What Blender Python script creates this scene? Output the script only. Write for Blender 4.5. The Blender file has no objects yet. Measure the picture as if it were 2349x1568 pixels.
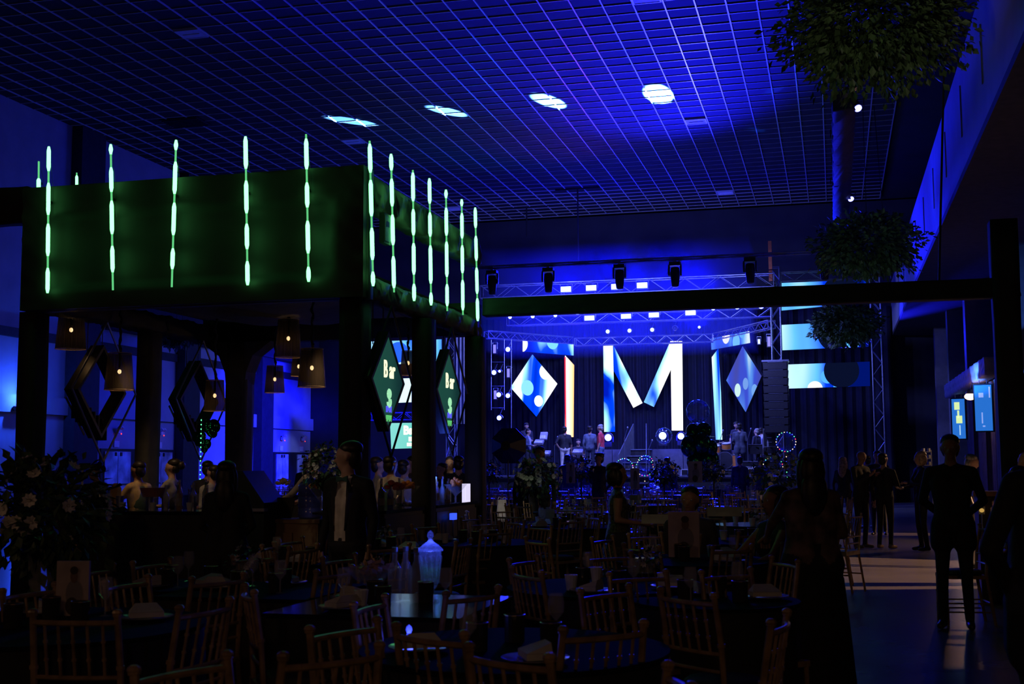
import bpy, math, random
import numpy as np
from mathutils import Vector, Matrix, Euler
R = math.radians
S = bpy.context.scene
C = S.collection
rnd = random.Random(7)

# ------------------------------------------------------------------ camera, world, exposure
PSI, TH, RHO, FPX, EYE = R(14.53), R(5.65), R(0.29), 2845.0, 1.5
cF = np.array([-math.sin(PSI)*math.cos(TH), math.cos(PSI)*math.cos(TH), math.sin(TH)])
_r = np.array([math.cos(PSI), math.sin(PSI), 0.0]); _u = np.cross(_r, cF)
cR = math.cos(RHO)*_r - math.sin(RHO)*_u
cU = math.sin(RHO)*_r + math.cos(RHO)*_u
cd = bpy.data.cameras.new('camera'); cam = bpy.data.objects.new('camera', cd); C.objects.link(cam)
cd.sensor_width = 36.0; cd.lens = FPX/2349*36; cd.clip_end = 200
cd.dof.use_dof = True; cd.dof.focus_distance = 30; cd.dof.aperture_fstop = 6.3
cam.matrix_world = Matrix(((cR[0], cU[0], -cF[0], 0), (cR[1], cU[1], -cF[1], 0), (cR[2], cU[2], -cF[2], EYE), (0, 0, 0, 1)))
S.camera = cam
w = bpy.data.worlds.new('world'); S.world = w; w.use_nodes = True
w.node_tree.nodes['Background'].inputs[0].default_value = (0.15, 0.2, 1, 1)
w.node_tree.nodes['Background'].inputs[1].default_value = 0.0008
S.view_settings.view_transform = 'Standard'; S.view_settings.look = 'None'
S.view_settings.exposure = 0; S.view_settings.gamma = 1; S.view_settings.use_curve_mapping = False
S.cycles.max_bounces = 5; S.cycles.diffuse_bounces = 2; S.cycles.glossy_bounces = 3; S.cycles.transparent_max_bounces = 10
S.cycles.transmission_bounces = 4; S.cycles.volume_bounces = 0
S.cycles.sample_clamp_indirect = 1.5; S.cycles.sample_clamp_direct = 0
S.cycles.caustics_reflective = False; S.cycles.caustics_refractive = False
S.cycles.use_denoising = True
S.cycles.volume_step_rate = 4; S.cycles.use_light_tree = True

def ray(x, y): return cF + cR*(x-1174.5)/FPX - cU*(y-784)/FPX
def atY(x, y, Y): r = ray(x, y); v = r*(Y/r[1]); return Vector((v[0], v[1], v[2]+EYE))      # point of the hall seen at x,y at depth Y
def atX(x, y, X): r = ray(x, y); v = r*(X/r[0]); return Vector((v[0], v[1], v[2]+EYE))
def atZ(x, y, Z): r = ray(x, y); v = r*((Z-EYE)/r[2]); return Vector((v[0], v[1], v[2]+EYE))

BLUE = (0.006, 0.01, 1.0); BLUE2 = (0.03, 0.12, 1.0); WARM = (1.0, 0.5, 0.2); GREEN = (0.05, 1.0, 0.22)
def light(kind, name, loc, energy, color, size=0.3, target=None, angle=60, blend=0.5, size_y=None):
    d = bpy.data.lights.new(name, kind); d.energy = energy; d.color = color
    if kind == 'SPOT': d.spot_size = R(angle); d.spot_blend = blend; d.shadow_soft_size = size
    elif kind == 'AREA':
        d.size = size
        if size_y: d.shape = 'RECTANGLE'; d.size_y = size_y
    else: d.shadow_soft_size = size
    o = bpy.data.objects.new(name, d); C.objects.link(o); o.location = loc
    if target is not None: o.rotation_euler = (Vector(target)-Vector(loc)).to_track_quat('-Z', 'Y').to_euler()
    return o
# stage wash over the room, ceiling wash, wall wash, warm house light
light('SPOT', 'stage_wash', (-9.0, 41.3, 7.4), 75000, BLUE, .3, (-7.5, 32.5, 0.5), 38, 1)
light('SPOT', 'stage_wash', (-4.0, 41.3, 7.4), 75000, BLUE, .3, (-4.5, 32, 0.5), 36, 1)
light('SPOT', 'stage_wash', (-6.5, 41.3, 7.4), 1500, BLUE, .3, (-3, 20, 0.5), 70, .9)
light('SPOT', 'ceiling_wash', (-4.6, 44.2, 6.6), 32000, (.008, .008, 1), .5, (-5.2, 29, 11.8), 56, 1)
light('SPOT', 'ceiling_wash', (-7.5, 44.2, 6.6), 600, (.01, .04, 1), .5, (-7.0, 34, 11.8), 80, 1)
light('SPOT', 'ceiling_wash', (-8.5, 43.2, 6.4), 600, (.3, .01, 1), .5, (-8.3, 37, 11.8), 60, 1)
light('SPOT', 'ceiling_wash', (-12.0, 42.2, 6.0), 420, (.01, .22, 1), .5, (-10.5, 38, 11.8), 75, 1)
for i, (px, py, e) in enumerate(((808, 278, 1300000), (1028, 256, 1300000), (1261, 233, 1100000), (1511, 218, 900000))):
    t = atZ(px, py, 11.8)
    src = Vector((-4.7+0.15*i, 44.6, 6.9)).lerp(t, .32)
    light('SPOT', 'beam_light', src, e*.46, (.10, .34, 1), .02, t, (3.5, 3.8, 4.85, 6.0)[i], .3)
light('SPOT', 'beam_light', (-6, 41, 7.6), 9000, (.01, .04, 1), .02, atZ(1775, 207, 11.8), 3, .8)
light('SPOT', 'beam_light', (2.0, 44, 7.2), 5000, (.01, .08, 1), .02, atZ(1735, 298, 11.8), 3.5, .9)
light('SPOT', 'wall_wash', (-14.0, 43.0, 5.5), 15000, (.004, .005, 1), .3, (-22, 45.5, 1.8), 72, .8)
light('SPOT', 'wall_wash', (-17.0, 33.0, 6.5), 110, (.004, .04, 1), .3, (-22, 31, 6.5), 120, 1)
light('SPOT', 'wall_wash', (-18.5, 36.0, 4.5), 260, (.004, .01, 1), .3, (-22, 36, 2.5), 120, 1)
light('SPOT', 'door_fill', (-20.2, 35.0, 3.0), 60, (.02, .08, 1), .05, (-22, 35.2, 1.2), 40, .6)  # added spots to brighten the door glass
light('SPOT', 'door_fill', (-19.5, 47.6, 3.4), 120, (.2, .26, 1), .05, (-22, 48.0, 1.4), 60, .6)
light('POINT', 'wall_uplight', (-21.6, 29.9, 3.45), 150, (.02, .08, 1), .05)
light('SPOT', 'fascia_wash', (-1.2, 41.0, 7.3), 7000, (.006, .006, 1), .2, (2.3, 31, 8.3), 40, 1)
light('SPOT', 'fascia_wash', (-1.4, 31.0, 7.0), 900, (.004, .012, 1), .3, (2.2, 26, 8.2), 75, 1)
light('SPOT', 'column_wash', (0.6, 47.8, 5.4), 7000, (.01, .01, 1), .2, (3.9, 32, 7.4), 34, .8)
light('AREA', 'house_light', (1.5, -5.0, 4.2), 26, (1, .55, .27), 1.2, (-2, 7, .8))
light('AREA', 'house_light', (-9.0, 2.0, 3.6), 12, (1, .55, .28), .8, (-6.5, 12, 1.2))
light('SPOT', 'bartender_fill', (-7.9, 12.9, 3.0), 30, (1, .62, .3), .1, (-7.9, 14.1, 1.1), 75, .6)  # added fill spots on the bartenders, no fixture hangs here
light('SPOT', 'bartender_fill', (-5.6, 13.2, 3.0), 22, (1, .66, .36), .1, (-5.7, 14.8, 1.1), 70, .6)
light('SPOT', 'doorway_light', (9.5, 18.2, 3.4), 7500, (1, .52, .28), .06, (.6, 18.2, 0), 60, .1)
light('SPOT', 'doorway_light', (8.5, 28.6, 3.2), 3200, (1, .52, .28), .06, (.8, 28.6, 0), 50, .1)
light('SPOT', 'door_lamp', (3.3, 24.8, 2.5), 120, (1, .55, .25), .1, (1.0, 24.3, 1.5), 100, .5)  # added warm spot on the faces of the aisle guests

# ------------------------------------------------------------------ materials
MATS = {}
def mat(name, col=(.5, .5, .5), rough=.5, metal=0.0, emit=None, es=1.0, var=.12, scale=6.0, bump=0.0, alpha=1.0, trans=0.0, coat=0, two=None):
    if name in MATS: return MATS[name]
    m = bpy.data.materials.new(name); m.use_nodes = True; nt = m.node_tree; b = nt.nodes['Principled BSDF']
    b.inputs['Roughness'].default_value = rough; b.inputs['Metallic'].default_value = metal
    b.inputs['Alpha'].default_value = alpha; b.inputs['Transmission Weight'].default_value = trans
    b.inputs['Coat Weight'].default_value = coat; b.inputs['IOR'].default_value = 1.45
    if emit:
        b.inputs['Base Color'].default_value = (*[min(1, c) for c in col], 1)
        b.inputs['Emission Color'].default_value = (*emit, 1); b.inputs['Emission Strength'].default_value = es
    else:
        tc = nt.nodes.new('ShaderNodeTexCoord'); n = nt.nodes.new('ShaderNodeTexNoise'); n.inputs['Scale'].default_value = scale; n.inputs['Detail'].default_value = 4
        r = nt.nodes.new('ShaderNodeValToRGB')
        c2 = two or tuple(c*(1-var*2.2) for c in col)
        r.color_ramp.elements[0].color = (*c2, 1); r.color_ramp.elements[1].color = (*[min(1, c*(1+var)) for c in col], 1)
        r.color_ramp.elements[0].position = .3; r.color_ramp.elements[1].position = .7
        nt.links.new(tc.outputs['Object'], n.inputs['Vector']); nt.links.new(n.outputs['Fac'], r.inputs[0]); nt.links.new(r.outputs[0], b.inputs['Base Color'])
        if bump:
            bp = nt.nodes.new('ShaderNodeBump'); bp.inputs['Strength'].default_value = bump; bp.inputs['Distance'].default_value = .02
            nt.links.new(n.outputs['Fac'], bp.inputs['Height']); nt.links.new(bp.outputs[0], b.inputs['Normal'])
    MATS[name] = m; return m
def EM(name, col, s=1.0): return mat(name, tuple(min(.3, c) for c in col), .4, emit=col, es=s)
def screen_mat(name, circles=(), cols=((.0, .03, .55), (.02, .25, 1), (.45, .9, 1), (1, 1, 1)), seed=0.0, stretch=(1.0, 1.0, .35), rot=.5, sc=.7, s=1.25, pos=(.34, .45, .54, .64), grad=0.0):
    m = bpy.data.materials.new(name); m.use_nodes = True; nt = m.node_tree; N = nt.nodes; L = nt.links; N.clear()
    out = N.new('ShaderNodeOutputMaterial'); e = N.new('ShaderNodeEmission'); L.new(e.outputs[0], out.inputs[0]); e.inputs[1].default_value = s
    tc = N.new('ShaderNodeTexCoord'); mp = N.new('ShaderNodeMapping'); mp.inputs['Rotation'].default_value = (0, rot, 0); mp.inputs['Scale'].default_value = stretch; mp.inputs['Location'].default_value = (seed, seed*.7, seed*1.3)
    n = N.new('ShaderNodeTexNoise'); n.inputs['Scale'].default_value = sc; n.inputs['Detail'].default_value = 1.5; n.inputs['Distortion'].default_value = .5
    L.new(tc.outputs['Object'], mp.inputs[0]); L.new(mp.outputs[0], n.inputs['Vector'])
    r = N.new('ShaderNodeValToRGB'); L.new(n.outputs['Fac'], r.inputs[0])
    el = r.color_ramp.elements; el[0].position = pos[0]; el[0].color = (*cols[0], 1); el[1].position = pos[-1]; el[1].color = (*cols[-1], 1)
    for p, c in list(zip(pos, cols))[1:-1]: x = el.new(p); x.color = (*c, 1)
    if grad:
        sp = N.new('ShaderNodeSeparateXYZ'); L.new(tc.outputs['Object'], sp.inputs[0]); ma = N.new('ShaderNodeMath'); ma.operation = 'MULTIPLY_ADD'; L.new(sp.outputs[0], ma.inputs[0]); ma.inputs[1].default_value = grad; L.new(n.outputs['Fac'], ma.inputs[2]); L.new(ma.outputs[0], r.inputs[0])
    cur = r.outputs[0]
    for (cx, cz, rad, cc) in circles:
        d = N.new('ShaderNodeVectorMath'); d.operation = 'DISTANCE'; L.new(tc.outputs['Object'], d.inputs[0]); d.inputs[1].default_value = (cx, -.02, cz)
        lt = N.new('ShaderNodeMath'); lt.operation = 'LESS_THAN'; L.new(d.outputs['Value'], lt.inputs[0]); lt.inputs[1].default_value = rad
        mx = N.new('ShaderNodeMix'); mx.data_type = 'RGBA'; L.new(lt.outputs[0], mx.inputs[0]); L.new(cur, mx.inputs[6]); mx.inputs[7].default_value = (*cc, 1); cur = mx.outputs[2]
    L.new(cur, e.inputs[0]); MATS[name] = m; return m
def volume_mat(name, dens, col=(1, 1, 1)):
    m = bpy.data.materials.new(name); m.use_nodes = True; nt = m.node_tree; nt.nodes.clear()
    o = nt.nodes.new('ShaderNodeOutputMaterial'); v = nt.nodes.new('ShaderNodeVolumeScatter'); v.inputs[0].default_value = (*col, 1); v.inputs[1].default_value = dens; v.inputs[2].default_value = 0.0
    nt.links.new(v.outputs[0], o.inputs[1]); return m

M_BLACKCLOTH = mat('black_cloth', (.018, .018, .02), .75, scale=3, bump=.3)
M_WALL = mat('blue_wall_paint', (.42, .44, .5), .8, scale=1.5, var=.06)
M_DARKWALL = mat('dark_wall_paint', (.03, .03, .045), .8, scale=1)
M_PILASTER = mat('charcoal_pilaster', (.03, .03, .035), .7)
M_TILE = mat('ceiling_tile_dark', (.015, .015, .019), .8, scale=2, var=.25)
M_BAR = mat('ceiling_grid_white', (.75, .75, .78), .35, metal=.3, scale=1, var=.05)
M_FLOOR = mat('polished_concrete', (.17, .165, .16), .27, scale=.9, var=.12, bump=.03)
M_METAL = mat('truss_aluminium', (.32, .34, .45), .4, metal=.8, scale=9)
M_BLACK = mat('black_metal', (.03, .03, .035), .4, metal=.3)
M_PLAST = mat('black_plastic', (.01, .01, .012), .5)
M_GOLD = mat('gilt_chair_wood', (.36, .235, .12), .36, metal=.1, scale=14, var=.2)
M_CUSH = mat('black_seat_pad', (.05, .05, .05), .7)
M_TTOP = mat('black_mirror_top', (.01, .01, .013), .12, scale=2)
M_TCLOTH = mat('black_table_cloth', (.007, .007, .008), .95, scale=4); M_TCLOTH.node_tree.nodes['Principled BSDF'].inputs['Specular IOR Level'].default_value = .12
M_WHITE = mat('white_china', (.8, .8, .82), .3)
M_PAPER = mat('ivory_paper', (.4, .37, .3), .7)
M_LEAF = mat('dark_green_leaf', (.06, .11, .05), .5, scale=8, var=.35)
M_PETAL = mat('white_petal', (.75, .72, .66), .6, scale=20, var=.15)
M_GLASS = mat('clear_glass', (.9, .93, 1), .05, trans=0, alpha=.17)
M_SKIN = mat('skin_light', (.52, .31, .22), .55, scale=9, var=.08)
M_SKIN2 = mat('skin_tan', (.33, .18, .11), .55, scale=9, var=.08)
M_HAIR = mat('dark_hair', (.025, .018, .014), .45, scale=30, var=.4)
M_GREY = mat('grey_hair', (.35, .33, .3), .5, scale=30, var=.3)
M_BLOND = mat('blond_hair', (.5, .36, .2), .5, scale=30, var=.3)
M_LED = EM('white_blue_led', (1.2, 1.7, 14), 1.0)
M_LEDB = EM('blue_led', (.25, .35, 5), 1.0)
M_WHITEEM = EM('white_letters', (1.3, 1.35, 1.0), 1.0)

# ------------------------------------------------------------------ geometry builder
class G:
    def __init__(s): s.v = []; s.f = []
    def add(s, vs, fs): n = len(s.v); s.v += [tuple(p) for p in vs]; s.f += [tuple(i+n for i in f) for f in fs]; return s
    def box(s, c, d, rz=0, M=None):
        x, y, z = d[0]/2, d[1]/2, d[2]/2; cs, sn = math.cos(rz), math.sin(rz); vs = []
        for a, b, e in ((-x, -y, -z), (x, -y, -z), (x, y, -z), (-x, y, -z), (-x, -y, z), (x, -y, z), (x, y, z), (-x, y, z)):
            vs.append((c[0]+a*cs-b*sn, c[1]+a*sn+b*cs, c[2]+e))
        if M: vs = [tuple(M @ Vector(v)) for v in vs]
        return s.add(vs, [(0, 3, 2, 1), (4, 5, 6, 7), (0, 1, 5, 4), (1, 2, 6, 5), (2, 3, 7, 6), (3, 0, 4, 7)])
    def cyl(s, a, b, r0, r1=None, n=10, cap=True):
        r1 = r0 if r1 is None else r1; a = Vector(a); b = Vector(b); d = (b-a)
        if d.length < 1e-6: return s
        q = d.to_track_quat('Z', 'Y'); vs = []
        for p, r in ((a, r0), (b, r1)):
            for i in range(n): t = 2*math.pi*i/n; vs.append(p+q @ Vector((r*math.cos(t), r*math.sin(t), 0)))
        fs = [(i, (i+1) % n, n+(i+1) % n, n+i) for i in range(n)]
        if cap: fs += [tuple(range(n-1, -1, -1)), tuple(range(n, 2*n))]
        return s.add(vs, fs)
    def lathe(s, prof, c=(0, 0, 0), n=20, sx=1, sy=1, cap=True):
        vs = []
        for r, z in prof:
            for i in range(n): t = 2*math.pi*i/n; vs.append((c[0]+r*sx*math.cos(t), c[1]+r*sy*math.sin(t), c[2]+z))
        fs = []
        for k in range(len(prof)-1):
            for i in range(n): fs.append((k*n+i, k*n+(i+1) % n, (k+1)*n+(i+1) % n, (k+1)*n+i))
        if cap: fs += [tuple(range(n-1, -1, -1)), tuple(range((len(prof)-1)*n, len(prof)*n))]
        return s.add(vs, fs)
    def ell(s, c, r, n=12, m=8, M=None):
        prof = [(math.sin(math.pi*k/m), -math.cos(math.pi*k/m)) for k in range(1, m)]
        vs = []
        for a, z in prof:
            for i in range(n): t = 2*math.pi*i/n; vs.append(Vector((r[0]*a*math.cos(t), r[1]*a*math.sin(t), r[2]*z)))
        vs += [Vector((0, 0, -r[2])), Vector((0, 0, r[2]))]
        c = Vector(c); vs = [c+(M @ v if M else v) for v in vs]; k = len(prof)*n; fs = []
        for j in range(len(prof)-1):
            for i in range(n): fs.append((j*n+i, j*n+(i+1) % n, (j+1)*n+(i+1) % n, (j+1)*n+i))
        for i in range(n): fs.append((k, (i+1) % n, i)); fs.append((k+1, (len(prof)-1)*n+i, (len(prof)-1)*n+(i+1) % n))
        return s.add(vs, fs)
    def tube(s, pts, r, n=6):
        for a, b in zip(pts[:-1], pts[1:]): s.cyl(a, b, r, n=n)
        return s
    def ring(s, c, R_, r, n=24, m=6, axis='y', a0=0, a1=2*math.pi):
        pts = []
        for i in range(n+1):
            t = a0+(a1-a0)*i/n; u, v = R_*math.cos(t), R_*math.sin(t)
            pts.append(Vector(c)+Vector((u, 0, v) if axis == 'y' else (u, v, 0) if axis == 'z' else (0, u, v)))
        return s.tube(pts, r, m)
    def prism(s, poly, d, M=None):     # poly in x,z; depth along y from 0 to d
        n = len(poly); vs = [(x, 0, z) for x, z in poly]+[(x, d, z) for x, z in poly]
        if M: vs = [M @ Vector(v) for v in vs]
        return s.add(vs, [tuple(range(n)), tuple(range(2*n-1, n-1, -1))]+[(i, i+n, (i+1) % n+n, (i+1) % n) for i in range(n)])
    def mesh(s, name, m=None, smooth=False):
        me = bpy.data.meshes.new(name); me.from_pydata([tuple(v) for v in s.v], [], s.f); me.update()
        if m: me.materials.append(m)
        if smooth: me.polygons.foreach_set('use_smooth', [True]*len(me.polygons))
        return me
def ob(name, g, m=None, parent=None, loc=(0, 0, 0), rot=(0, 0, 0), label=None, cat=None, group=None, kind=None, smooth=False):
    me = g if isinstance(g, bpy.types.Mesh) else g.mesh(name, m, smooth)
    o = bpy.data.objects.new(name, me); C.objects.link(o); o.location = loc; o.rotation_euler = rot
    if parent: o.parent = parent
    return tag(o, label, cat, group, kind)
def tag(o, label=None, cat=None, group=None, kind=None):
    if label: o['label'] = label
    if cat: o['category'] = cat
    if group: o['group'] = group
    if kind: o['kind'] = kind
    return o
def T(name, label, cat, loc=(0, 0, 0), rz=0, group=None):
    o = bpy.data.objects.new(name, None); C.objects.link(o); o.location = loc; o.rotation_euler = (0, 0, rz); o.empty_display_size = .1
    return tag(o, label, cat, group)
def dup(root, loc, rz=0, label=None, group=None, children={}):
    r = root.copy(); C.objects.link(r); r.location = loc; r.rotation_euler = (0, 0, rz)
    if label: r['label'] = label
    if group: r['group'] = group
    k = root.name
    if k not in children: children[k] = [(c, list(c.children)) for c in root.children]
    for c, gs in children[k]:
        a = c.copy(); C.objects.link(a); a.parent = r
        for g in gs: b = g.copy(); C.objects.link(b); b.parent = a
    return r
def st(name, g, m, kind='structure', parent=None, **k): return ob(name, g, m, parent, kind=kind if not parent else None, **k)
def text_mesh(s, size, ext=.004, cx=1.0, bold=0.0):
    cu = bpy.data.curves.new('txt', 'FONT'); cu.body = s; cu.size = size; cu.extrude = ext; cu.align_x = 'CENTER'; cu.align_y = 'CENTER'; cu.offset = bold; cu.resolution_u = 3
    o = bpy.data.objects.new('txt', cu); C.objects.link(o); bpy.context.view_layer.update()
    me = bpy.data.meshes.new_from_object(o.evaluated_get(bpy.context.evaluated_depsgraph_get())); bpy.data.objects.remove(o); bpy.data.curves.remove(cu)
    for v in me.vertices: v.co = (v.co.x*cx, -v.co.z, v.co.y)      # stands upright facing -Y
    me.materials.clear(); return me

# ================================================================== SETTING
XW, YB, ZC = -22.15, 50.3, 11.8
fl = st('floor', G().box((-8, 24, -.05), (36, 66, .1)), M_FLOOR)
st('wall_left', G().box((XW-.1, 24, 5.9), (.2, 66, 11.8)), M_WALL)
st('wall_back', G().box((-8, YB+.1, 5.9), (36, .2, 11.8)), M_DARKWALL)
st('wall_front', G().box((-8, -8.9, 5.9), (36, .2, 11.8)), M_DARKWALL)
ce = st('ceiling', G().box((-8, 24, ZC+.13), (36, 66, .1)), M_DARKWALL)
# suspended ceiling: recessed tiles and a raised light grid
TX, TY = .676, .605
xs = [-6.81+TX*k for k in range(-23, 14)]; ys = [26.2+TY*k for k in range(-11, 40)]
tile_me = G().box((0, 0, 0), (TX-.03, TY-.03, .02)).mesh('tile', M_TILE)
cells = [(x, y) for x in xs[:-1] for y in ys[:-1] if y+TY <= YB]
def inview(p, mgn=0):
    v = np.array(p)-np.array([0, 0, EYE]); d = v @ cF
    if d < .5: return False
    x = 1174.5+FPX*(v @ cR)/d; y = 784-FPX*(v @ cU)/d
    return -mgn < x < 2349+mgn and -mgn < y < 1568+mgn
vis = sorted([c for c in cells if inview((c[0]+TX/2, c[1]+TY/2, ZC))], key=lambda c: math.hypot(c[0]+3, c[1]))
near = set(vis[:300])
gs = G()
for c in cells:
    z = ZC+.012+rnd.uniform(-.003, .003)
    if c in near: ob('tile', tile_me, parent=ce, loc=(c[0]+TX/2, c[1]+TY/2, z))
    else: gs.box((c[0]+TX/2, c[1]+TY/2, z), (TX-.03, TY-.03, .02))
ob('tile_field', gs, M_TILE, ce, kind='stuff')
lbar = G().box((0, 0, 0), (.032, ys[-1]-ys[0], .03)).mesh('grid_bar', M_BAR)
cbar = G().box((0, 0, 0), (xs[-1]-xs[0], .017, .022)).mesh('grid_bar', M_BAR)
for x in xs: ob('grid_bar', lbar, parent=ce, loc=(x, (ys[0]+ys[-1])/2, ZC-.012))
for y in ys:
    if y < YB: ob('grid_bar', cbar, parent=ce, loc=((xs[0]+xs[-1])/2, y, ZC-.008))
# ceiling fixtures
M_DIFF = mat('frosted_panel', (.75, .78, .85), .5, var=.04)
fix = []
for px, py, ph in ((448, 85, 'alone in the dark left ceiling'), (818, 328, 'above the green light tubes'), (1602, 272, 'just below the roundest bright spot'), (1672, 439, 'near the right end of the far ceiling'), (1042, 480, 'low over the far left of the stage'), (1483, 2, 'cut by the top edge of the picture')):
    p = atZ(px, py, ZC-.03); x = min(xs, key=lambda a: abs(a+TX/2-p.x)); y = min(ys, key=lambda a: abs(a+TY/2-p.y))
    t = T('ceiling_light', 'unlit square ceiling light panel, '+ph, 'light', (x+TX/2, y+TY/2, ZC-.03))
    g = G()
    for a, b, c2, d2 in ((0, -.27, .62, .03), (0, .27, .62, .03), (-.3, 0, .03, .56), (.3, 0, .03, .56)): g.box((a, b, 0), (c2, d2, .05))
    ob('frame', g, M_BAR, t); ob('diffuser', G().box((0, 0, .0), (.57, .51, .03)), M_DIFF, t)
    ob('lamp_tube', G().cyl((-.22, 0, -.02), (.22, 0, -.02), .012), M_WHITE, t)
t = T('ceiling_vent', 'dark square air grille in the left part of the ceiling', 'vent', atZ(425, 281, ZC-.03))
ob('frame', G().box((0, 0, 0), (1.25, .9, .03)), M_BLACK, t)
for k in range(6): ob('slat', G().box((0, -.35+.14*k, -.03), (1.15, .06, .02)), M_PLAST, t)
for px, py, ph, L in ((1325, 432, 'above the letter M', 2.9), (1208, 475, 'left of the one above the M', 1.2)):
    t = T('hanging_bar', 'thin black T-shaped ceiling hanger '+ph, 'hanger', atZ(px, py, ZC-.03))
    ob('crossbar', G().box((0, 0, 0), (1.7, .12, .08)), M_BLACK, t); ob('rod', G().cyl((0, 0, 0), (0, 0, -L), .03), M_BLACK, t)

# left wall relief: pilasters, projecting band, trims, doors
for i, (a, b) in enumerate(((32.35, 33.6), (38.75, 39.85), (44.8, 45.85), (20.0, 21.2), (26.0, 27.2))):
    st('column_%d' % (i+1), G().box((XW+.18, (a+b)/2, ZC/2), (.36, b-a, ZC)), M_PILASTER)
for i, (a, b) in enumerate(((21.2, 32.35), (33.6, 38.75), (39.85, 44.8), (45.85, 50.3))):
    st('trim_%d' % (i+1), G().box((XW+.07, (a+b)/2, 3.27), (.14, b-a, .5)), M_WALL)
    st('trim_%d' % (i+5), G().box((XW+.05, (a+b)/2, 5.25), (.1, b-a, .26)), M_PILASTER)
st('trim_9', G().box((XW+.25, 42.0, 7.6), (.5, 16, 3.6)), M_DARKWALL)
M_DOORG = mat('frosted_door_glass', (.55, .6, .75), .3, scale=2, var=.3)
M_DOORF = mat('dark_door_frame', (.02, .02, .03), .4)
for i, (a, b) in enumerate(((34.4, 35.9), (37.0, 38.5), (46.75, 47.9), (48.8, 49.9))):
    d = st('door_%d' % (i+1), G().box((XW+.03, (a+b)/2+.3, 1.02), (.06, b-a+.9, 2.1)), M_DOORF)
    for k in (0, 1):
        l = ob('door_leaf', G().box((XW+.08, a+(b-a)*(.25+.5*k), 1.0), (.04, (b-a)/2-.03, 1.96)), M_DOORG, d)
        ob('hinge', G().box((XW+.11, a+(b-a)*(.5+(.1 if k else -.1)), 1.9), (.03, .1, .12)), M_BLACK, l)
        ob('push_bar', G().cyl((XW+.14, a+(b-a)*(.06+.5*k), .95), (XW+.14, a+(b-a)*(.44+.5*k), .95), .02), M_BLACK, l)
    t = T('emergency_light', 'twin-head emergency light over the '+('leftmost', 'second', 'third', 'farthest')[i]+' glass door', 'light', (XW+.1, (a+b)/2, 2.62))
    ob('housing', G().box((0, 0, 0), (.1, .2, .12)), M_WHITE, t)
    for s in (-1, 1): ob('lamp_head', G().cyl((.02, s*.07, .08), (.1, s*.07, .14), .05, .06), M_WHITE, t)
    ob('red_indicator', G().ell((.06, .05, -.08), (.02, .02, .02), 8, 5), EM('red_dot', (3, .1, .05), 1), t)
    ob('wall_plate', G().box((XW+.02, (a+b)/2, 2.22), (.04, .28, .2)), M_DIFF, label='pale square wall sign over the '+('leftmost', 'second', 'third', 'farthest')[i]+' glass door', cat='sign')
tg = T('restroom_sign', 'small square sign with two upright figures on the blue wall', 'sign', (XW+.02, 45.3-1.1, 1.95))
ob('sign_plate', G().box((0, 0, 0), (.03, .42, .42)), mat('sign_blue', (.08, .1, .4), .5), tg)
for s in (-1, 1):
    ob('figure', G().box((.025, s*.08, -.03), (.02, .08, .2)).ell((.025, s*.08, .12), (.015, .035, .035), 8, 5), M_WHITE, tg)
tu = T('wall_uplight_fixture', 'small blue uplight on the projecting band of the left wall', 'light', (XW+.25, 29.9, 3.12))
ob('housing', G().box((0, 0, 0), (.16, .3, .12)), M_BLACK, tu); ob('lens', G().box((0, 0, .07), (.1, .22, .02)), M_LEDB, tu)

# right side: balcony, soffit, columns, outer wall with two openings
XF, XC = 2.27, 3.6
g = G(); g.box((XF+.1, 21, 7.45), (.2, 58, 1.9)); st('wall_balcony', g, M_WALL)
st('trim_10', G().box(((XF+6)/2, 21, 6.44), (6-XF, 58, .12)), mat('soffit_paint', (.07, .07, .075), .85))
for k in range(9):
    st('trim_%d' % (11+k), G().box((XF-.01, 19+3.1*k, 7.5), (.02, .05, .9)), mat('fascia_joint', (.2, .2, .3), .7))
g = G(); g.box((4.6, -2, 3.2), (.2, 18, 6.4)); g.box((4.6, 22.3, 3.2), (.2, 9.2, 6.4))
g.box((4.6, 38.6, 3.2), (.2, 19.4, 6.4)); g.box((4.6, 12.5, 4.6), (.2, 11, 3.6)); g.box((4.6, 28, 4.9), (.2, 2.4, 3))
g = G(); g.box((4.75, 18.2, 4.2), (.3, 3.2, 4.4)); g.box((4.75, 28.4, 4.2), (.3, 2.2, 4.4)); g.box((6.6, 4, 3.2), (.2, 22, 6.4)); g.box((4.75, 39.75, 3.2), (.3, 21.1, 6.4)); g.box((4.75, 23.7, 3.2), (.3, 8.2, 6.4)); g.box((4.75, 14.9, 3.2), (.3, 3.8, 6.4))  # unseen openings and lintels shaped to crop the warm light
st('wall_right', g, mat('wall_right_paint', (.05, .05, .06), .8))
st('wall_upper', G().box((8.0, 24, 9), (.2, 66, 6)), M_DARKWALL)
for i, Y in enumerate((47.0, 41.8, 36.2, 29.7, 22.6)):
    st('column_%d' % (6+i), G().box(((XC+4.6)/2, Y+.35, 3.2), (4.6-XC, .55, 6.4)), mat('column_grey', (.18, .18, .2), .7, two=(.16, .16, .18)))
# the dark room beyond the right side where the warm light comes from
st('wall_side', G().box((10.5, 22, 3.2), (.2, 46, 6.4)), M_DARKWALL)

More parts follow.
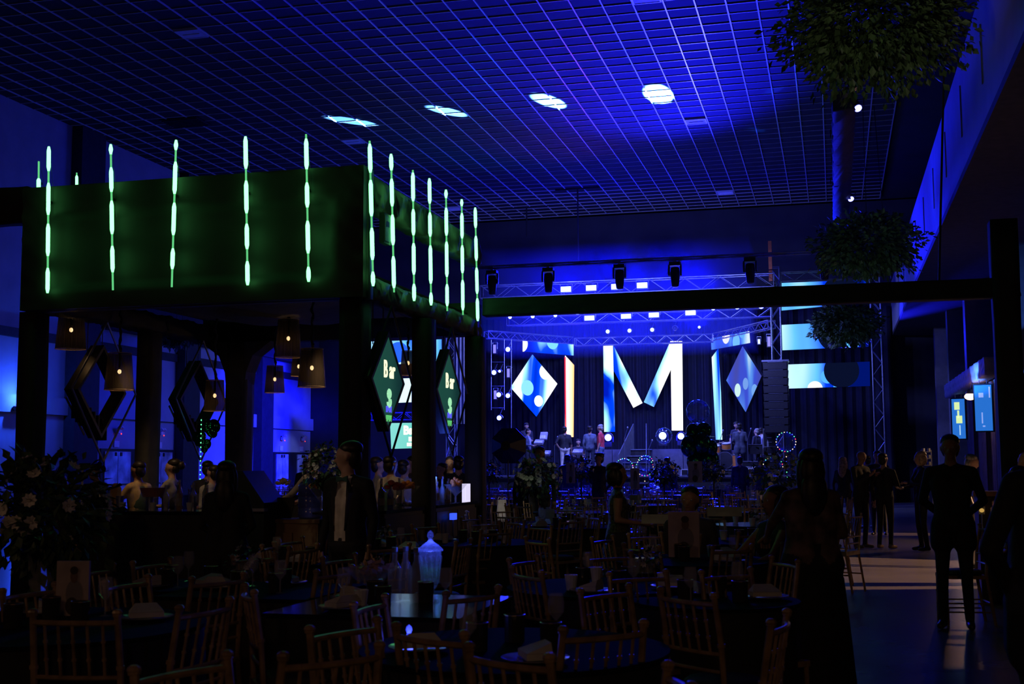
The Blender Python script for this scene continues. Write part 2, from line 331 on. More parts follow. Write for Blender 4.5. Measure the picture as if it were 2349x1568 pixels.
# ================================================================== BAR CANOPY
BX0, BX1, BY0, BY1 = -8.97, -4.79, 12.2, 16.75
def cloth_box(name, x0, x1, y0, y1, z0, z1, m, parent=None, amp=.012, seed=0, **k):
    """a box-shaped fabric wrap with gathered folds on its faces"""
    g = G(); per = []
    pts = [(x0, y0), (x1, y0), (x1, y1), (x0, y1)]
    for a, b in zip(pts, pts[1:]+pts[:1]):
        L = math.hypot(b[0]-a[0], b[1]-a[1]); n = max(2, int(L/.07)); nx, ny = (b[1]-a[1])/L, -(b[0]-a[0])/L
        for i in range(n): per.append((a[0]+(b[0]-a[0])*i/n, a[1]+(b[1]-a[1])*i/n, nx, ny, i in (0,), i/n*L))
    nz = 9; vs = []; N = len(per)
    for k2 in range(nz+1):
        z = z0+(z1-z0)*k2/nz; f = k2/nz
        for i, (x, y, nx, ny, cn, s) in enumerate(per):
            o = amp*(math.sin(s*7+f*4+seed)+.6*math.sin(s*17-f*9+seed*2)+.5*math.sin(f*14+seed))
            vs.append((x+nx*o, y+ny*o, z))
    fs = [(k2*N+i, k2*N+(i+1) % N, (k2+1)*N+(i+1) % N, (k2+1)*N+i) for k2 in range(nz) for i in range(N)]
    fs += [tuple(range(N-1, -1, -1)), tuple(range(nz*N, nz*N+N))]
    g.add(vs, fs); return ob(name, g, m, parent, smooth=True, **k)
bar = T('bar_canopy', 'square black fabric-wrapped bar canopy standing on draped pillars', 'canopy', (0, 0, 0))
M_FASC = mat('canopy_fabric', (.021, .021, .021), .65, scale=2.5, var=.15, bump=.08)
# fascia boxes: the near, right, left and far side, with recessed middle fields framed by rolls
def fascia(name, a, b, z0, z1, th=.3, roll=.34):
    ax, ay = a; bx, by = b; L = math.hypot(bx-ax, by-ay); rz = math.atan2(by-ay, bx-ax)
    M = Matrix.Translation((ax, ay, 0)) @ Matrix.Rotation(rz, 4, 'Z')
    g = G(); n = int(L/.09); m = 26; vs = []
    for j in range(m+1):
        f = j/m; z = z0+(z1-z0)*f
        for i in range(n+1):
            s = L*i/n; e = min(s, L-s)
            rec = 0.07 if (.19 < f < .75 and e > .38) else 0.0
            w = .012*math.sin(s*9+math.sin(f*5)*2)*math.exp(-e*1.1)+.006*math.sin(s*3.1+f*11)+.010*math.sin(s*23+f*31)*math.exp(-e*2.5)+.007*math.sin(f*40)*math.exp(-e*3)
            vs.append(M @ Vector((s, rec+w, z)))
    fs = [(j*(n+1)+i, j*(n+1)+i+1, (j+1)*(n+1)+i+1, (j+1)*(n+1)+i) for j in range(m) for i in range(n)]
    g.add(vs, fs)
    g.add([M @ Vector(p) for p in ((0, .09, z0), (L, .09, z0), (L, th, z0), (0, th, z0), (0, .09, z1), (L, .09, z1), (L, th, z1), (0, th, z1))], [(0, 3, 2, 1), (4, 5, 6, 7), (0, 1, 5, 4), (1, 2, 6, 5), (2, 3, 7, 6), (3, 0, 4, 7)])
    g.add([M @ Vector(p) for p in ((0, 0, z0), (L, 0, z0), (L, .1, z0), (0, .1, z0), (0, 0, z1), (L, 0, z1), (L, .1, z1), (0, .1, z1))], [(0, 3, 2, 1), (4, 5, 6, 7), (3, 0, 4, 7), (1, 2, 6, 5)])
    return ob(name, g, M_FASC, bar, smooth=True)
fascia('front_fascia', (BX0, BY0), (BX1, BY0), 3.28, 4.7)
# right side: an upper and a lower roll of cloth with an open middle (the light rig is seen through it)
def roll_side(name, a, b, z0, z1, th=.22):
    ax, ay = a; bx, by = b; L = math.hypot(bx-ax, by-ay); rz = math.atan2(by-ay, bx-ax)
    M = Matrix.Translation((ax, ay, 0)) @ Matrix.Rotation(rz, 4, 'Z'); g = G(); n = int(L/.06); prof = []
    for k in range(16):
        t = 2*math.pi*k/16; prof.append((th/2+th/2*math.copysign(abs(math.cos(t))**.5, math.cos(t)), (z0+z1)/2+(z1-z0)/2*math.copysign(abs(math.sin(t))**.5, math.sin(t))))
    vs = []
    for i in range(n+1):
        s = L*i/n
        for k, (y, z) in enumerate(prof):
            w = .014*math.sin(s*11+k)+.01*math.sin(s*29+k*2.3); vs.append(M @ Vector((s, y+w, z+w*.8)))
    fs = [(i*16+k, i*16+(k+1) % 16, (i+1)*16+(k+1) % 16, (i+1)*16+k) for i in range(n) for k in range(16)]
    fs += [tuple(range(15, -1, -1)), tuple(range(n*16, n*16+16))]
    g.add(vs, fs); return ob(name, g, M_FASC, bar, smooth=True)
roll_side('side_roll', (BX1, BY0+.3), (BX1, BY1), 4.28, 4.68); roll_side('side_roll', (BX1, BY0+.3), (BX1, BY1), 3.28, 3.55)
roll_side('side_roll', (BX0, BY1), (BX0, BY0+.3), 4.2, 4.66); roll_side('side_roll', (BX0, BY1), (BX0, BY0+.3), 3.28, 3.55)
fascia('rear_fascia', (BX1, BY1), (BX0, BY1), 3.3, 3.75)
# fabric ceiling of the canopy, sagging
g = G(); n = 16; vs = []
for j in range(n+1):
    for i in range(n+1):
        u, v = i/n, j/n; vs.append((BX0+.1+(BX1-BX0-.2)*u, BY0+.3+(BY1-BY0-.4)*v, 3.62-.28*math.sin(math.pi*u)*math.sin(math.pi*v)+.02*math.sin(u*30)))
g.add(vs, [(j*(n+1)+i, j*(n+1)+i+1, (j+1)*(n+1)+i+1, (j+1)*(n+1)+i) for j in range(n) for i in range(n)])
ob('canopy_liner', g, mat('liner_cloth', (.10, .10, .11), .8, bump=.4), bar, smooth=True)
def pillar(x0, x1, y0, y1, z1, label, m=None, flare=False):
    t = T('draped_pillar', label, 'pillar', ((x0+x1)/2, (y0+y1)/2, 0)); w, d = (x1-x0), (y1-y0)
    ob('truss_core', G().box((0, 0, z1/2), (w*.7, d*.7, z1-.02)), M_BLACK, t)
    cloth_box('cloth_wrap', -w/2, w/2, -d/2, d/2, .06, z1, m or M_BLACKCLOTH, t, .006, x0)
    ob('base_plate', G().box((0, 0, .03), (w+.12, d+.12, .06)), M_BLACK, t)
    if flare:
        g = G(); pr = [(.0, 0), (.02, .18), (.12, .42), (.4, .62)]
        for s in (-1, 1):
            g.add([(s*(w/2+a), -d/2-.005, z1-.62+b) for a, b in pr]+[(s*(w/2-.02), -d/2-.005, z1)]+[(s*(w/2+a), d/2+.005, z1-.62+b) for a, b in pr]+[(s*(w/2-.02), d/2+.005, z1)], [(0, 1, 2, 3, 4), (9, 8, 7, 6, 5), (0, 5, 6, 1), (1, 6, 7, 2), (2, 7, 8, 3), (3, 8, 9, 4)])
        ob('cloth_flare', g, m or M_BLACKCLOTH, t)
    return t
PG = 'draped pillars of the bar canopy'
M_GCLOTH = mat('grey_lit_cloth', (.07, .07, .07), .8, bump=.3)  # lighter copy of the black cloth, lit look put into its colour
def pillar_at(pa, pb, Y, z1, label, m=None, flare=False, dp=.3): return pillar(atY(pa, 1060, Y).x, atY(pb, 1060, Y+dp).x, Y, Y+dp, z1, label, m, flare)
pillar_at(33, 103, 12.25, 3.27, 'black draped pillar at the near left corner of the bar')
pillar_at(775, 850, 12.25, 3.27, 'black draped pillar at the near right corner of the bar')
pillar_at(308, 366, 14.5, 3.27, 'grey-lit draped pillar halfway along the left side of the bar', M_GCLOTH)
pillar_at(944, 1000, 14.15, 3.27, 'black draped pillar halfway along the right side of the bar', None, False, .25)
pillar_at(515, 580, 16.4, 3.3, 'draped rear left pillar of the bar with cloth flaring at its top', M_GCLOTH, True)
pillar_at(1066, 1116, 16.4, 3.27, 'black draped pillar at the far right corner of the bar', None, False, .25)
# cloth wrapped beams leaving the canopy
cloth_box('draped_beam', -4.7, 2.3, 16.5, 16.75, 3.57, 3.81, M_BLACKCLOTH, None, .006, 1, label='long black draped beam from the bar across the stage to the right pillar', cat='beam')
pillar(1.98, 2.3, 16.45, 16.78, 4.55, 'tall black draped pillar at the right edge carrying the long beam')
cloth_box('draped_beam', -16, -9.0, 12.3, 12.6, 4.35, 4.75, M_BLACKCLOTH, None, .01, 2, label='black draped beam running off the left edge from the bar canopy', cat='beam')
ob('hanging_cable', G().cyl((1.35, 16.6, 3.8), (1.62, 16.6, 8.4), .015), M_BLACK, label='thin black cable dropping to the long beam in front of the balcony', cat='cable')
# small lens panel on the canopy
t = T('control_box', 'small control box behind the first green tube of the right side', 'control box', (-4.72, 12.75, 4.1))
ob('box_body', G().box((-.03, 0, 0), (.06, .2, .34)), M_BLACK, t); ob('display', G().box((.005, 0, .05), (.01, .08, .06)), mat('dim_lcd', (.1, .15, .2), .2), t); ob('rim', G().box((.002, 0, 0), (.012, .16, .28)), M_METAL, t)

# green light tubes
M_TUBE = EM('green_tube', (.68, 4.2, 1.05), 1.0); M_TUBED = EM('green_tube_dim', (.12, .62, .22), 1.0)
def tube(p0, p1, segs, label):
    p0 = Vector(p0); p1 = Vector(p1)   # top, bottom
    t = T('light_tube', label, 'light tube', p1, 0, 'green light tubes hung on the bar canopy')
    d = p0-p1
    ob('tube_core', G().cyl((0, 0, 0), d, .011, n=8), M_TUBED, t)
    for a, b in segs:
        q0, q1 = d*a, d*b; e = d*.03
        ob('glowing_section', G().cyl(q0, q0+e, .012, .023, 10, False).cyl(q0+e, q1-e, .023, .023, 10).cyl(q1-e, q1, .023, .012, 10, False), M_TUBE, t)
    ob('wire', G().tube([d*.9+Vector((.012, .02, 0)), d*.7+Vector((.035, .04, 0)), d*.5+Vector((.03, .05, 0))], .002, 4), M_PLAST, t)
    ob('bracket', G().box(d*.62+Vector((0, .035, 0)), (.03, .05, .03)), M_BLACK, t)
fr = [((112, 336), (109, 672), ((0, .17), (.25, .47), (.53, .75), (.83, 1)), 'leftmost'), ((254, 331), (259, 665), ((.12, .3), (.38, .61), (.67, .84), (.93, 1)), 'second from left'), ((404, 321), (394, 658), ((.12, .26), (.35, .57), (.63, .85), (.93, 1)), 'third from left'), ((563, 313), (568, 654), ((0, .16), (.24, .41), (.48, .7), (.78, 1)), 'fourth from left'), ((702, 308), (708, 646), ((0, .1), (.19, .41), (.5, .67), (.76, .97)), 'fifth from left')]
for a, b, s, nm in fr: tube(atY(a[0], a[1], BY0-.08), atY(b[0], b[1], BY0-.08), s, 'green light tube on the front of the bar canopy, '+nm)
sr = [((848, 323), (856, 656), ((0, .1), (.18, .4), (.48, .73), (.78, .98)), 'nearest the corner'), ((897, 353), (904, 670), ((.03, .26), (.34, .56), (.62, .82), (.88, 1)), 'second from the corner'), ((947, 390), (950, 690), ((0, .13), (.2, .44), (.5, .7), (.76, .98)), 'third from the corner'), ((985, 409), (989, 700), ((0, .1), (.17, .47), (.54, .73), (.8, 1)), 'fourth from the corner'), ((1023, 435), (1026, 713), ((.04, .22), (.28, .57), (.62, .85), (.93, 1)), 'fifth from the corner'), ((1059, 457), (1062, 722), ((.04, .3), (.36, .6), (.66, .88), (.94, 1)), 'second from the far end'), ((1090, 476), (1096, 736), ((0, .2), (.24, .47), (.53, .75), (.82, 1)), 'last at the far end')]
for a, b, s, nm in sr: tube(atX(a[0], a[1], BX1+.08), atX(b[0], b[1], BX1+.08), s, 'green light tube on the right side of the bar canopy, '+nm)
tube(atX(89, 370, BX0-.13), atX(88, 500, BX0-.13), ((.1, .7),), 'green light tube behind the left corner of the bar canopy')
tube(atY(176, 396, BY1+.1), atY(176, 520, BY1+.1), ((0, .95),), 'green light tube peeping over the canopy behind the second pillar')

# pendant lamps
M_SHADE = bpy.data.materials.new('black_thread_shade'); M_SHADE.use_nodes = True; nt = M_SHADE.node_tree; b = nt.nodes['Principled BSDF']
b.inputs['Base Color'].default_value = (.035, .024, .015, 1); b.inputs['Roughness'].default_value = .8
tcn = nt.nodes.new('ShaderNodeTexCoord'); sep = nt.nodes.new('ShaderNodeSeparateXYZ'); at_ = nt.nodes.new('ShaderNodeMath'); at_.operation = 'ARCTAN2'; mul = nt.nodes.new('ShaderNodeMath'); mul.operation = 'MULTIPLY'; mul.inputs[1].default_value = 14
nz = nt.nodes.new('ShaderNodeTexNoise'); nz.noise_dimensions = '1D'; nz.inputs['Scale'].default_value = 1.6; rp = nt.nodes.new('ShaderNodeMapRange'); rp.inputs[1].default_value = .3; rp.inputs[2].default_value = .7; rp.inputs[3].default_value = .72; rp.inputs[4].default_value = .99
nt.links.new(tcn.outputs['Object'], sep.inputs[0]); nt.links.new(sep.outputs[0], at_.inputs[0]); nt.links.new(sep.outputs[1], at_.inputs[1]); nt.links.new(at_.outputs[0], mul.inputs[0]); nt.links.new(mul.outputs[0], nz.inputs['W']); nt.links.new(nz.outputs['Fac'], rp.inputs[0]); nt.links.new(rp.outputs[0], b.inputs['Alpha'])
M_SHIN = mat('shade_lining', (.5, .36, .22), .8); M_BULB = EM('warm_bulb', (9, 5.5, 2.6), 1.0)
def pendant(px, ytop, ybot, wb, Y, label, zc=3.5):
    top = atY(px, ytop, Y); bot = atY(px, ybot, Y); d = abs((top-Vector((0, 0, EYE))).dot(Vector(cF))); r = wb/2*d/FPX; H = top.z-bot.z; rt = r*.8
    t = T('pendant_lamp', label, 'lamp', bot)
    ob('lamp_shade', G().lathe([(r, 0), (rt, H)], n=32, cap=False), M_SHADE, t, smooth=True)
    ob('shade_ring', G().ring((0, 0, .0), r, .004, 28, 5, 'z').ring((0, 0, H), rt, .004, 24, 5, 'z'), M_SHIN, t)
    ob('bulb', G().ell((0, 0, H*.5), (.022, .022, .028), 10, 7), M_BULB, t)
    ob('socket', G().cyl((0, 0, H*.62), (0, 0, H*.98), .015), M_BLACK, t)
    zt = zc-bot.z; pts = [Vector((.014*math.sin(k*1.9), .014*math.cos(k*2.3), H+(zt-H)*k/12)) for k in range(13)]
    g = G()
    for k, (a, b2) in enumerate(zip(pts[:-1], pts[1:])): g.cyl(a, b2, .02 if k % 2 else .012, .012 if k % 2 else .02, 7)
    ob('cord', g, M_BLACKCLOTH, t)
    light('POINT', 'pendant_glow', bot+Vector((0, 0, H*.35)), .55, (1, .55, .22), .03)
PEN = ((162, 713, 800, 68, 13.2, 'pendant lamp with black thread shade beside the near left pillar'), (273, 810, 894, 66, 13.3, 'pendant lamp in front of the left diamond frame'), (492, 872, 942, 50, 14.6, 'pendant lamp beside the second diamond frame'), (661, 733, 819, 60, 14.2, 'highest pendant lamp of the middle cluster'), (630, 839, 900, 46, 16.0, 'lowest and smallest pendant lamp of the middle cluster'), (715, 800, 887, 64, 13.6, 'pendant lamp on the right of the middle cluster'), (685, 818, 862, 36, 16.2, 'pendant lamp half hidden behind the middle cluster'), (936, 805, 860, 36, 15.8, 'pendant lamp beside the first Bar sign'))
for a in PEN: pendant(*a)

# diamond signs
def diamond(Y0_, Y1_, z0, z1, X, kind, label, out=.16):
    yc, zc = (Y0_+Y1_)/2, (z0+z1)/2; a, b_ = (Y1_-Y0_)/2, (z1-z0)/2
    t = T('bar_sign' if kind == 'screen' else 'diamond_frame', label, 'sign' if kind == 'screen' else 'frame', (X, yc, zc), R(90))   # local x -> world +Y, local -Y -> world +X
    def dia(a, b): return [(-a, 0), (0, -b), (a, 0), (0, b)]
    def frame(a, b, w, y0, y1, m, name):
        n = []
        o = dia(a, b); i = dia(a-w, b-w*b/a)
        for k in range(4):
            k2 = (k+1) % 4
            g = G(); q = [o[k], o[k2], i[k2], i[k]]; g.prism([(p[0], p[1]) for p in q], y1-y0, Matrix.Translation((0, y0, 0))); ob(name, g, m, t)
    frame(a, b_, .05, -.13, .0 if kind == 'screen' else .06, M_BLACK, 'frame_side')
    if kind == 'screen':
        M = screen_mat('teal_screen'+label[-6:], (), ((.004, .02, .025), (.012, .06, .05), (.012, .07, .05), (.02, .1, .075)), seed=1, sc=.5, s=1)
        ob('display', G().prism(dia(a-.05, b_-.05*b_/a), .04, Matrix.Translation((0, -.12, 0))), M, t)
        me = text_mesh('B ar', .27, .004, .8, .004); me.materials.append(EM('cream_letters', (1.2, 1.2, .75), 1)); ob('letters', me, parent=t, loc=(.02, -.13, .12))
        g = G(); g.ring((.02, -.128, -.14), .05, .012, 10, 4).ring((.02, -.128, -.23), .055, .012, 10, 4, a0=math.pi, a1=2.2*math.pi).box((.02, -.128, -.19), (.015, .01, .2))
        ob('emblem', g, EM('pale_green_mark', (.35, .8, .45), 1), t)
        for m_, z_, c_ in (('blue_mark', -.31, (.1, .1, .9)), ('green_mark', -.41, (.1, .5, .15))):
            g = G()
            for k, (h_, o_) in enumerate(((.07, 0), (.07, 0), (.05, .01), (.07, 0), (.06, 0), (.07, 0))): g.box((-.065+.03*k, -.128, z_+o_), (.014, .008, h_))
            g.box((.02, -.128, z_+.03), (.16, .008, .01)); ob('emblem', g, EM(m_, c_, 1), t)
    else:
        for k in range(7): ob('rib', G().box((-a*.62+a*.16*k, 0, -b_*.42+b_*.02-b_*.075*k+b_*.3*(k*.0)), (.02, .16, .22)), M_PLAST, t)
        ob('back_rail', G().cyl((-a*.8, .1, -b_*.15), (-.02, .1, -b_*.92), .015), M_METAL, t)
    # thin outer double outline
    A, B = a*1.32, b_*1.32+.1
    for off, w in ((out, .014),):
        o = dia(A, B)
        for k in range(4):
            p, q = o[k], o[(k+1) % 4]; ob('outline_bar', G().cyl((p[0], -off, p[1]), (q[0], -off, q[1]), w, n=6), M_METAL if kind != 'screen' else M_BLACK, t)
    for s in (-1, 1): ob('hanger', G().cyl((s*a*.3, 0, b_*.72), (s*a*.3, 0, 3.4-zc), .006, n=5), M_BLACK, t)
diamond(atX(850, 865, -4.76).y, atX(927, 865, -4.76).y, 1.87, 2.98, -4.88, 'screen', 'diamond-shaped screen reading Bar between the near and middle right pillars')
diamond(atX(1000, 890, -4.76).y, atX(1057, 890, -4.76).y, 1.9, 2.98, -4.88, 'screen', 'diamond-shaped screen reading Bar beyond the middle right pillar')
diamond(13.0, 14.05, 1.85, 3.0, -8.85, 'open', 'hollow black diamond frame hanging behind the near left pillar')
diamond(15.4, 16.5, 1.85, 3.0, -8.85, 'open', 'hollow black diamond frame hanging between the two grey pillars')

# ================================================================== PEOPLE
ARM = {'down': ((.235, -.03, 1.14), (.245, .05, .9)), 'hips': ((.34, -.08, 1.17), (.2, .03, 1.0)), 'front': ((.25, .02, 1.16), (.05, .2, 1.0)),
       'fold': ((.23, .1, 1.16), (.03, .24, 1.2)), 'reach': ((.24, .18, 1.22), (.2, .42, 1.12)), 'up': ((.27, .16, 1.3), (.22, .2, 1.56)),
       'hold': ((.23, -.02, 1.16), (.17, .25, 1.12)), 'back': ((.27, -.12, 1.16), (.08, -.2, 1.0)), 'phone': ((.22, .08, 1.16), (.1, .27, 1.3)), 'wide': ((.4, .05, 1.3), (.6, .15, 1.15))}
BODY = {}
def rotx(p, c, a): y, z = p[1]-c[1], p[2]-c[2]; return Vector((p[0], c[1]+y*math.cos(a)+z*math.sin(a), c[2]+z*math.cos(a)-y*math.sin(a)))
def rotz(p, c, a): x, y = p[0]-c[0], p[1]-c[1]; return Vector((c[0]+x*math.cos(a)-y*math.sin(a), c[1]+x*math.sin(a)+y*math.cos(a), p[2]))
def body(key):
    """one continuous remeshed figure, facing +Y. key: (arms, sit, lean, turn, tilt, female, sleeves, stride, heavy, vox, coat)"""
    if key in BODY: return BODY[key]
    armR, armL, sit, lean, turn, tilt, fem, sleeves, stride, heavy, vox, coat, shirtfront = key
    hipc = Vector((0, 0, .92)); dz = -.42 if sit else 0
    def U(p): q = rotx(Vector(p), hipc, R(lean)); q.z += dz; return q
    caps = []  # p0 p1 r0 r1 tag
    def cap(a, b, r0, r1, tg): caps.append((Vector(a), Vector(b), r0, r1, tg))
    sw = .165 if fem else .185; hw = 1+.35*heavy
    cap(U((-.07*hw, 0, .95)), U((.07*hw, 0, .95)), .115*hw, .115*hw, 2)
    for s in (-1, 1):
        cap(U((s*.06*hw, 0, .97)), U((s*.05*hw, .01, 1.12)), .115*hw, (.095 if fem else .108)*hw, 1)
        cap(U((s*.05*hw, .01*hw, 1.12)), U((s*.085, .0, 1.33)), (.092 if fem else .108)*hw, .11, 1)
        cap(U((s*.09, 0, 1.33)), U((s*.1, -.005, 1.41)), .1, .075, 1)
        cap(U((0, 0, 1.45)), U((s*sw, 0, 1.42)), .065, .058, 1)
        if fem: cap(U((s*.07, .09, 1.28)), U((s*.075, .07, 1.3)), .06, .06, 1)
        a = armR if s > 0 else armL
        if isinstance(a, str): a = ARM[a]
        el = U((s*a[0][0], a[0][1], a[0][2])); wr = U((s*a[1][0], a[1][1], a[1][2])); sh = U((s*sw, 0, 1.42))
        k = .85 if fem else 1
        cap(sh, el, .056*k, .043*k, 0 if sleeves == 0 else 1)
        cap(el, wr, .042*k, .028*k+(.006 if sleeves == 2 else 0), 1 if sleeves == 2 else 0)
        d = (wr-el).normalized(); side = Vector((s, 0, 0)); up = d.cross(side).normalized() if abs(d.dot(side)) < .95 else Vector((0, 0, 1)); lat = up.cross(d).normalized()
        cap(wr, wr+d*.07, .027, .033, 0)
        for j, (o_, L_) in enumerate(((-.03, .062), (-.01, .075), (.011, .07), (.03, .055))):
            b0 = wr+d*.085+lat*o_; b1 = b0+d*L_*.55-up*.008; b2 = b1+d*L_*.4-up*.03
            cap(b0, b1, .0095, .009, 3); cap(b1, b2, .009, .008, 3)
        cap(wr+d*.03-lat*.028*s, wr+d*.075-lat*.06*s-up*.015, .011, .0095, 3)
        hip = Vector((s*.09*hw, 0, .92+dz)); st_ = stride*s
        kn = Vector((s*.105, .42, .5)) if sit else Vector((s*.105, .02+st_*.12, .5)); an = Vector((s*.11, .4, .09)) if sit else Vector((s*.115, -.03+st_*.25, .09))
        cap(hip, kn, .088*hw, .058, 2); cap(kn, an, .056, .044, 2)
        cap(an+Vector((0, -.03, -.045)), an+Vector((s*.02, .15, -.055)), .042, .035, 4)
        if coat: cap(U((s*.08, 0, .95)), U((s*.1, 0, .78)) if not sit else U((s*.08, 0, .95)), .12*hw, .11*hw, 1)
    nk = U((0, -.005, 1.46)); hd = U((0, .02, 1.63))
    def H(p): q = Vector(p); q = rotx(q, Vector((0, .0, 1.55)), R(tilt)); q = rotz(q, Vector((0, 0, 0)), R(turn)); return U(q)
    cap(nk, H((0, .01, 1.57)), .052 if fem else .06, .052, 0)
    hc = H((0, .01, 1.655)); cap(H((0, -.015, 1.665)), H((0, .02, 1.665)), .083, .08, 0); cap(H((0, .02, 1.64)), H((0, .045, 1.575)), .072, .043, 0)
    cap(H((0, .088, 1.64)), H((0, .108, 1.618)), .012, .015, 0)
    for s in (-1, 1): cap(H((s*.078, .0, 1.63)), H((s*.08, -.005, 1.655)), .014, .018, 0); cap(H((s*.03, .078, 1.668)), H((s*.045, .07, 1.672)), .017, .013, 0)
    cap(H((-.02, .082, 1.588)), H((.02, .082, 1.588)), .012, .012, 0)
    g = G()
    for a, b_, r0, r1, tg in caps:
        n = 8 if tg == 3 else 12
        if tg != 3 or vox < .012:
            g.ell(a, (r0,)*3, n, 6); g.ell(b_, (r1,)*3, n, 6)
            if (a-b_).length > .004: g.cyl(a, b_, r0, r1, n)
    me = g.mesh('body'); o = bpy.data.objects.new('tmp', me); C.objects.link(o)
    m = o.modifiers.new('r', 'REMESH'); m.mode = 'VOXEL'; m.voxel_size = vox; sm = o.modifiers.new('s', 'SMOOTH'); sm.factor = .5; sm.iterations = 3
    ev = o.evaluated_get(bpy.context.evaluated_depsgraph_get()); out = bpy.data.meshes.new_from_object(ev); bpy.data.objects.remove(o); bpy.data.meshes.remove(me)
    n = len(out.polygons); cen = np.empty(n*3); out.polygons.foreach_get('center', cen); cen = cen.reshape(-1, 3)
    best = np.full(n, 1e9); tg_ = np.zeros(n, int)
    for a, b_, r0, r1, tg in caps:
        a = np.array(a); d = np.array(b_)-a; L2 = max(d @ d, 1e-9); t = np.clip(((cen-a) @ d)/L2, 0, 1)
        ds = np.linalg.norm(cen-(a+t[:, None]*d), axis=1)-(r0+(r1-r0)*t); k = ds < best; best[k] = ds[k]; tg_[k] = tg
    tg_[tg_ == 3] = 0
    if shirtfront and not sit:
        f = (tg_ == 1) & (cen[:, 1] > .04) & (np.abs(cen[:, 0]) < np.where(cen[:, 2] < 1.42, .05+(cen[:, 2]-1.0)*.1, .07)) & (cen[:, 2] > .98) & (cen[:, 2] < 1.5); tg_[f] = 3
    out.polygons.foreach_set('material_index', tg_.astype(np.int32)); out.polygons.foreach_set('use_smooth', [True]*n)
    if vox >= .012:     # crisp separate fingers grown out of the palm
        gf = G()
        for a, b_, r0, r1, tg in caps:
            if tg == 3: gf.cyl(a-(b_-a)*.3, b_, r0*1.05, r1, 6)
        nv = len(out.vertices)
        fm = gf.mesh('f'); bmj = __import__('bmesh').new(); bmj.from_mesh(out); bmj.from_mesh(fm); bmj.to_mesh(out); bmj.free(); bpy.data.meshes.remove(fm)
    BODY[key] = (out, H, U, hc); return BODY[key]
SLOTS = {}
def cloth(col, r=.8): return mat('cloth_%03d_%03d_%03d' % tuple(int(c*999) for c in col), col, r, scale=12, bump=.15)
def person(label, loc, yaw, h=1.72, arms=('down', 'down'), sit=False, lean=0, turn=0, tilt=0, fem=False, sleeves=2, stride=0, heavy=0, skin=None, top=(.03, .03, .035), bot=(.025, .025, .03),
           shoe=(.02, .02, .02), hair='short', hairm=None, vox=.02, coat=False, shirt=None, skirt=None, bow=None, vest=None, cap_=None, group=None):
    me, H, U, hc = body((arms[0], arms[1], sit, lean, turn, tilt, fem, sleeves, stride, heavy, vox, coat, bool(shirt)))
    k = h/1.755; t = T('person', label, 'person', (loc[0], loc[1], loc[2]), yaw, group); t.scale = (k, k, k)
    if not len(me.materials):
        for _ in range(5): me.materials.append(M_SKIN)
    o = ob('body', me, parent=t)
    for i, m in enumerate((skin or M_SKIN, cloth(top), cloth(bot), cloth(shirt) if shirt else cloth(top), cloth(shoe, .4))): o.material_slots[i].link = 'OBJECT'; o.material_slots[i].material = m
    hm = hairm or M_HAIR; Rh = (Euler((-R(tilt+lean), 0, 0)).to_matrix()); Rh = Matrix.Rotation(R(turn), 3, 'Z') @ Rh if lean == 0 else Rh @ Matrix.Rotation(R(turn), 3, 'Z')
    def hp(p): return H(p)
    g = G()
    if hair != 'bald': g.ell(hp((0, -.03, 1.712)), (.088, .1, .068), 14, 9, Rh)
    if hair == 'short': g.ell(hp((0, -.05, 1.642)), (.085, .066, .1), 12, 7, Rh)
    if hair == 'long':
        g.ell(hp((0, -.06, 1.6)), (.095, .06, .16), 12, 8, Rh); g.ell(hp((0, -.085, 1.46)), (.1, .05, .17), 12, 8, Rh)
        for s in (-1, 1): g.ell(hp((s*.075, -.01, 1.58)), (.03, .05, .12), 8, 6, Rh)
    if hair == 'bob':
        g.ell(hp((0, -.05, 1.63)), (.105, .08, .12), 12, 8, Rh)
        for s in (-1, 1): g.ell(hp((s*.082, .0, 1.61)), (.028, .055, .09), 8, 6, Rh)
    if hair == 'bun': g.ell(hp((0, -.13, 1.68)), (.06, .055, .06), 10, 7, Rh); g.ell(hp((0, -.05, 1.64)), (.08, .06, .07), 10, 7, Rh)
    if hair == 'curly':
        rr = random.Random(3)
        for _ in range(22): a = rr.uniform(0, 6.28); z = rr.uniform(-.2, 1); g.ell(hp((.1*math.cos(a)*math.sqrt(1-z*z*.7), -.04+.09*math.sin(a)*math.sqrt(1-z*z*.7) - .03, 1.665+.09*z)), (.04, .04, .04), 7, 5)
    if g.v: ob('hair', g, hm, t, smooth=True)
    for s in (-1, 1):
        e = ob('eye', G().ell(hp((s*.031, .086, 1.652)), (.011, .008, .008), 8, 6, Rh), M_WHITE, t, smooth=True); ob('pupil', G().ell(hp((s*.031, .0935, 1.652)), (.005, .003, .005), 6, 4, Rh), M_PLAST, e)
    ob('mouth', G().ell(hp((0, .094, 1.592)), (.022, .006, .006), 10, 5, Rh), mat('lips', (.3, .1, .08), .5), t, smooth=True)
    if skirt:
        c, zb, w_ = skirt; dz = -.42 if sit else 0; pr = [(.13, 1.1), (.15, 1.0), (.175+w_*.3, .85), (.17+w_*.7, (zb+.85)/2), (.17+w_, zb)]
        g = G(); n = 28; vs = []
        for r_, z in reversed(pr):
            for i in range(n): a = 2*math.pi*i/n; q = r_*(1+.05*math.sin(a*7)*(1.1-z)); vs.append((q*1.1*math.cos(a), q*.85*math.sin(a), z+dz))
        g.add(vs, [(j*n+i, j*n+(i+1) % n, (j+1)*n+(i+1) % n, (j+1)*n+i) for j in range(4) for i in range(n)]); ob('skirt', g, c, t, smooth=True)
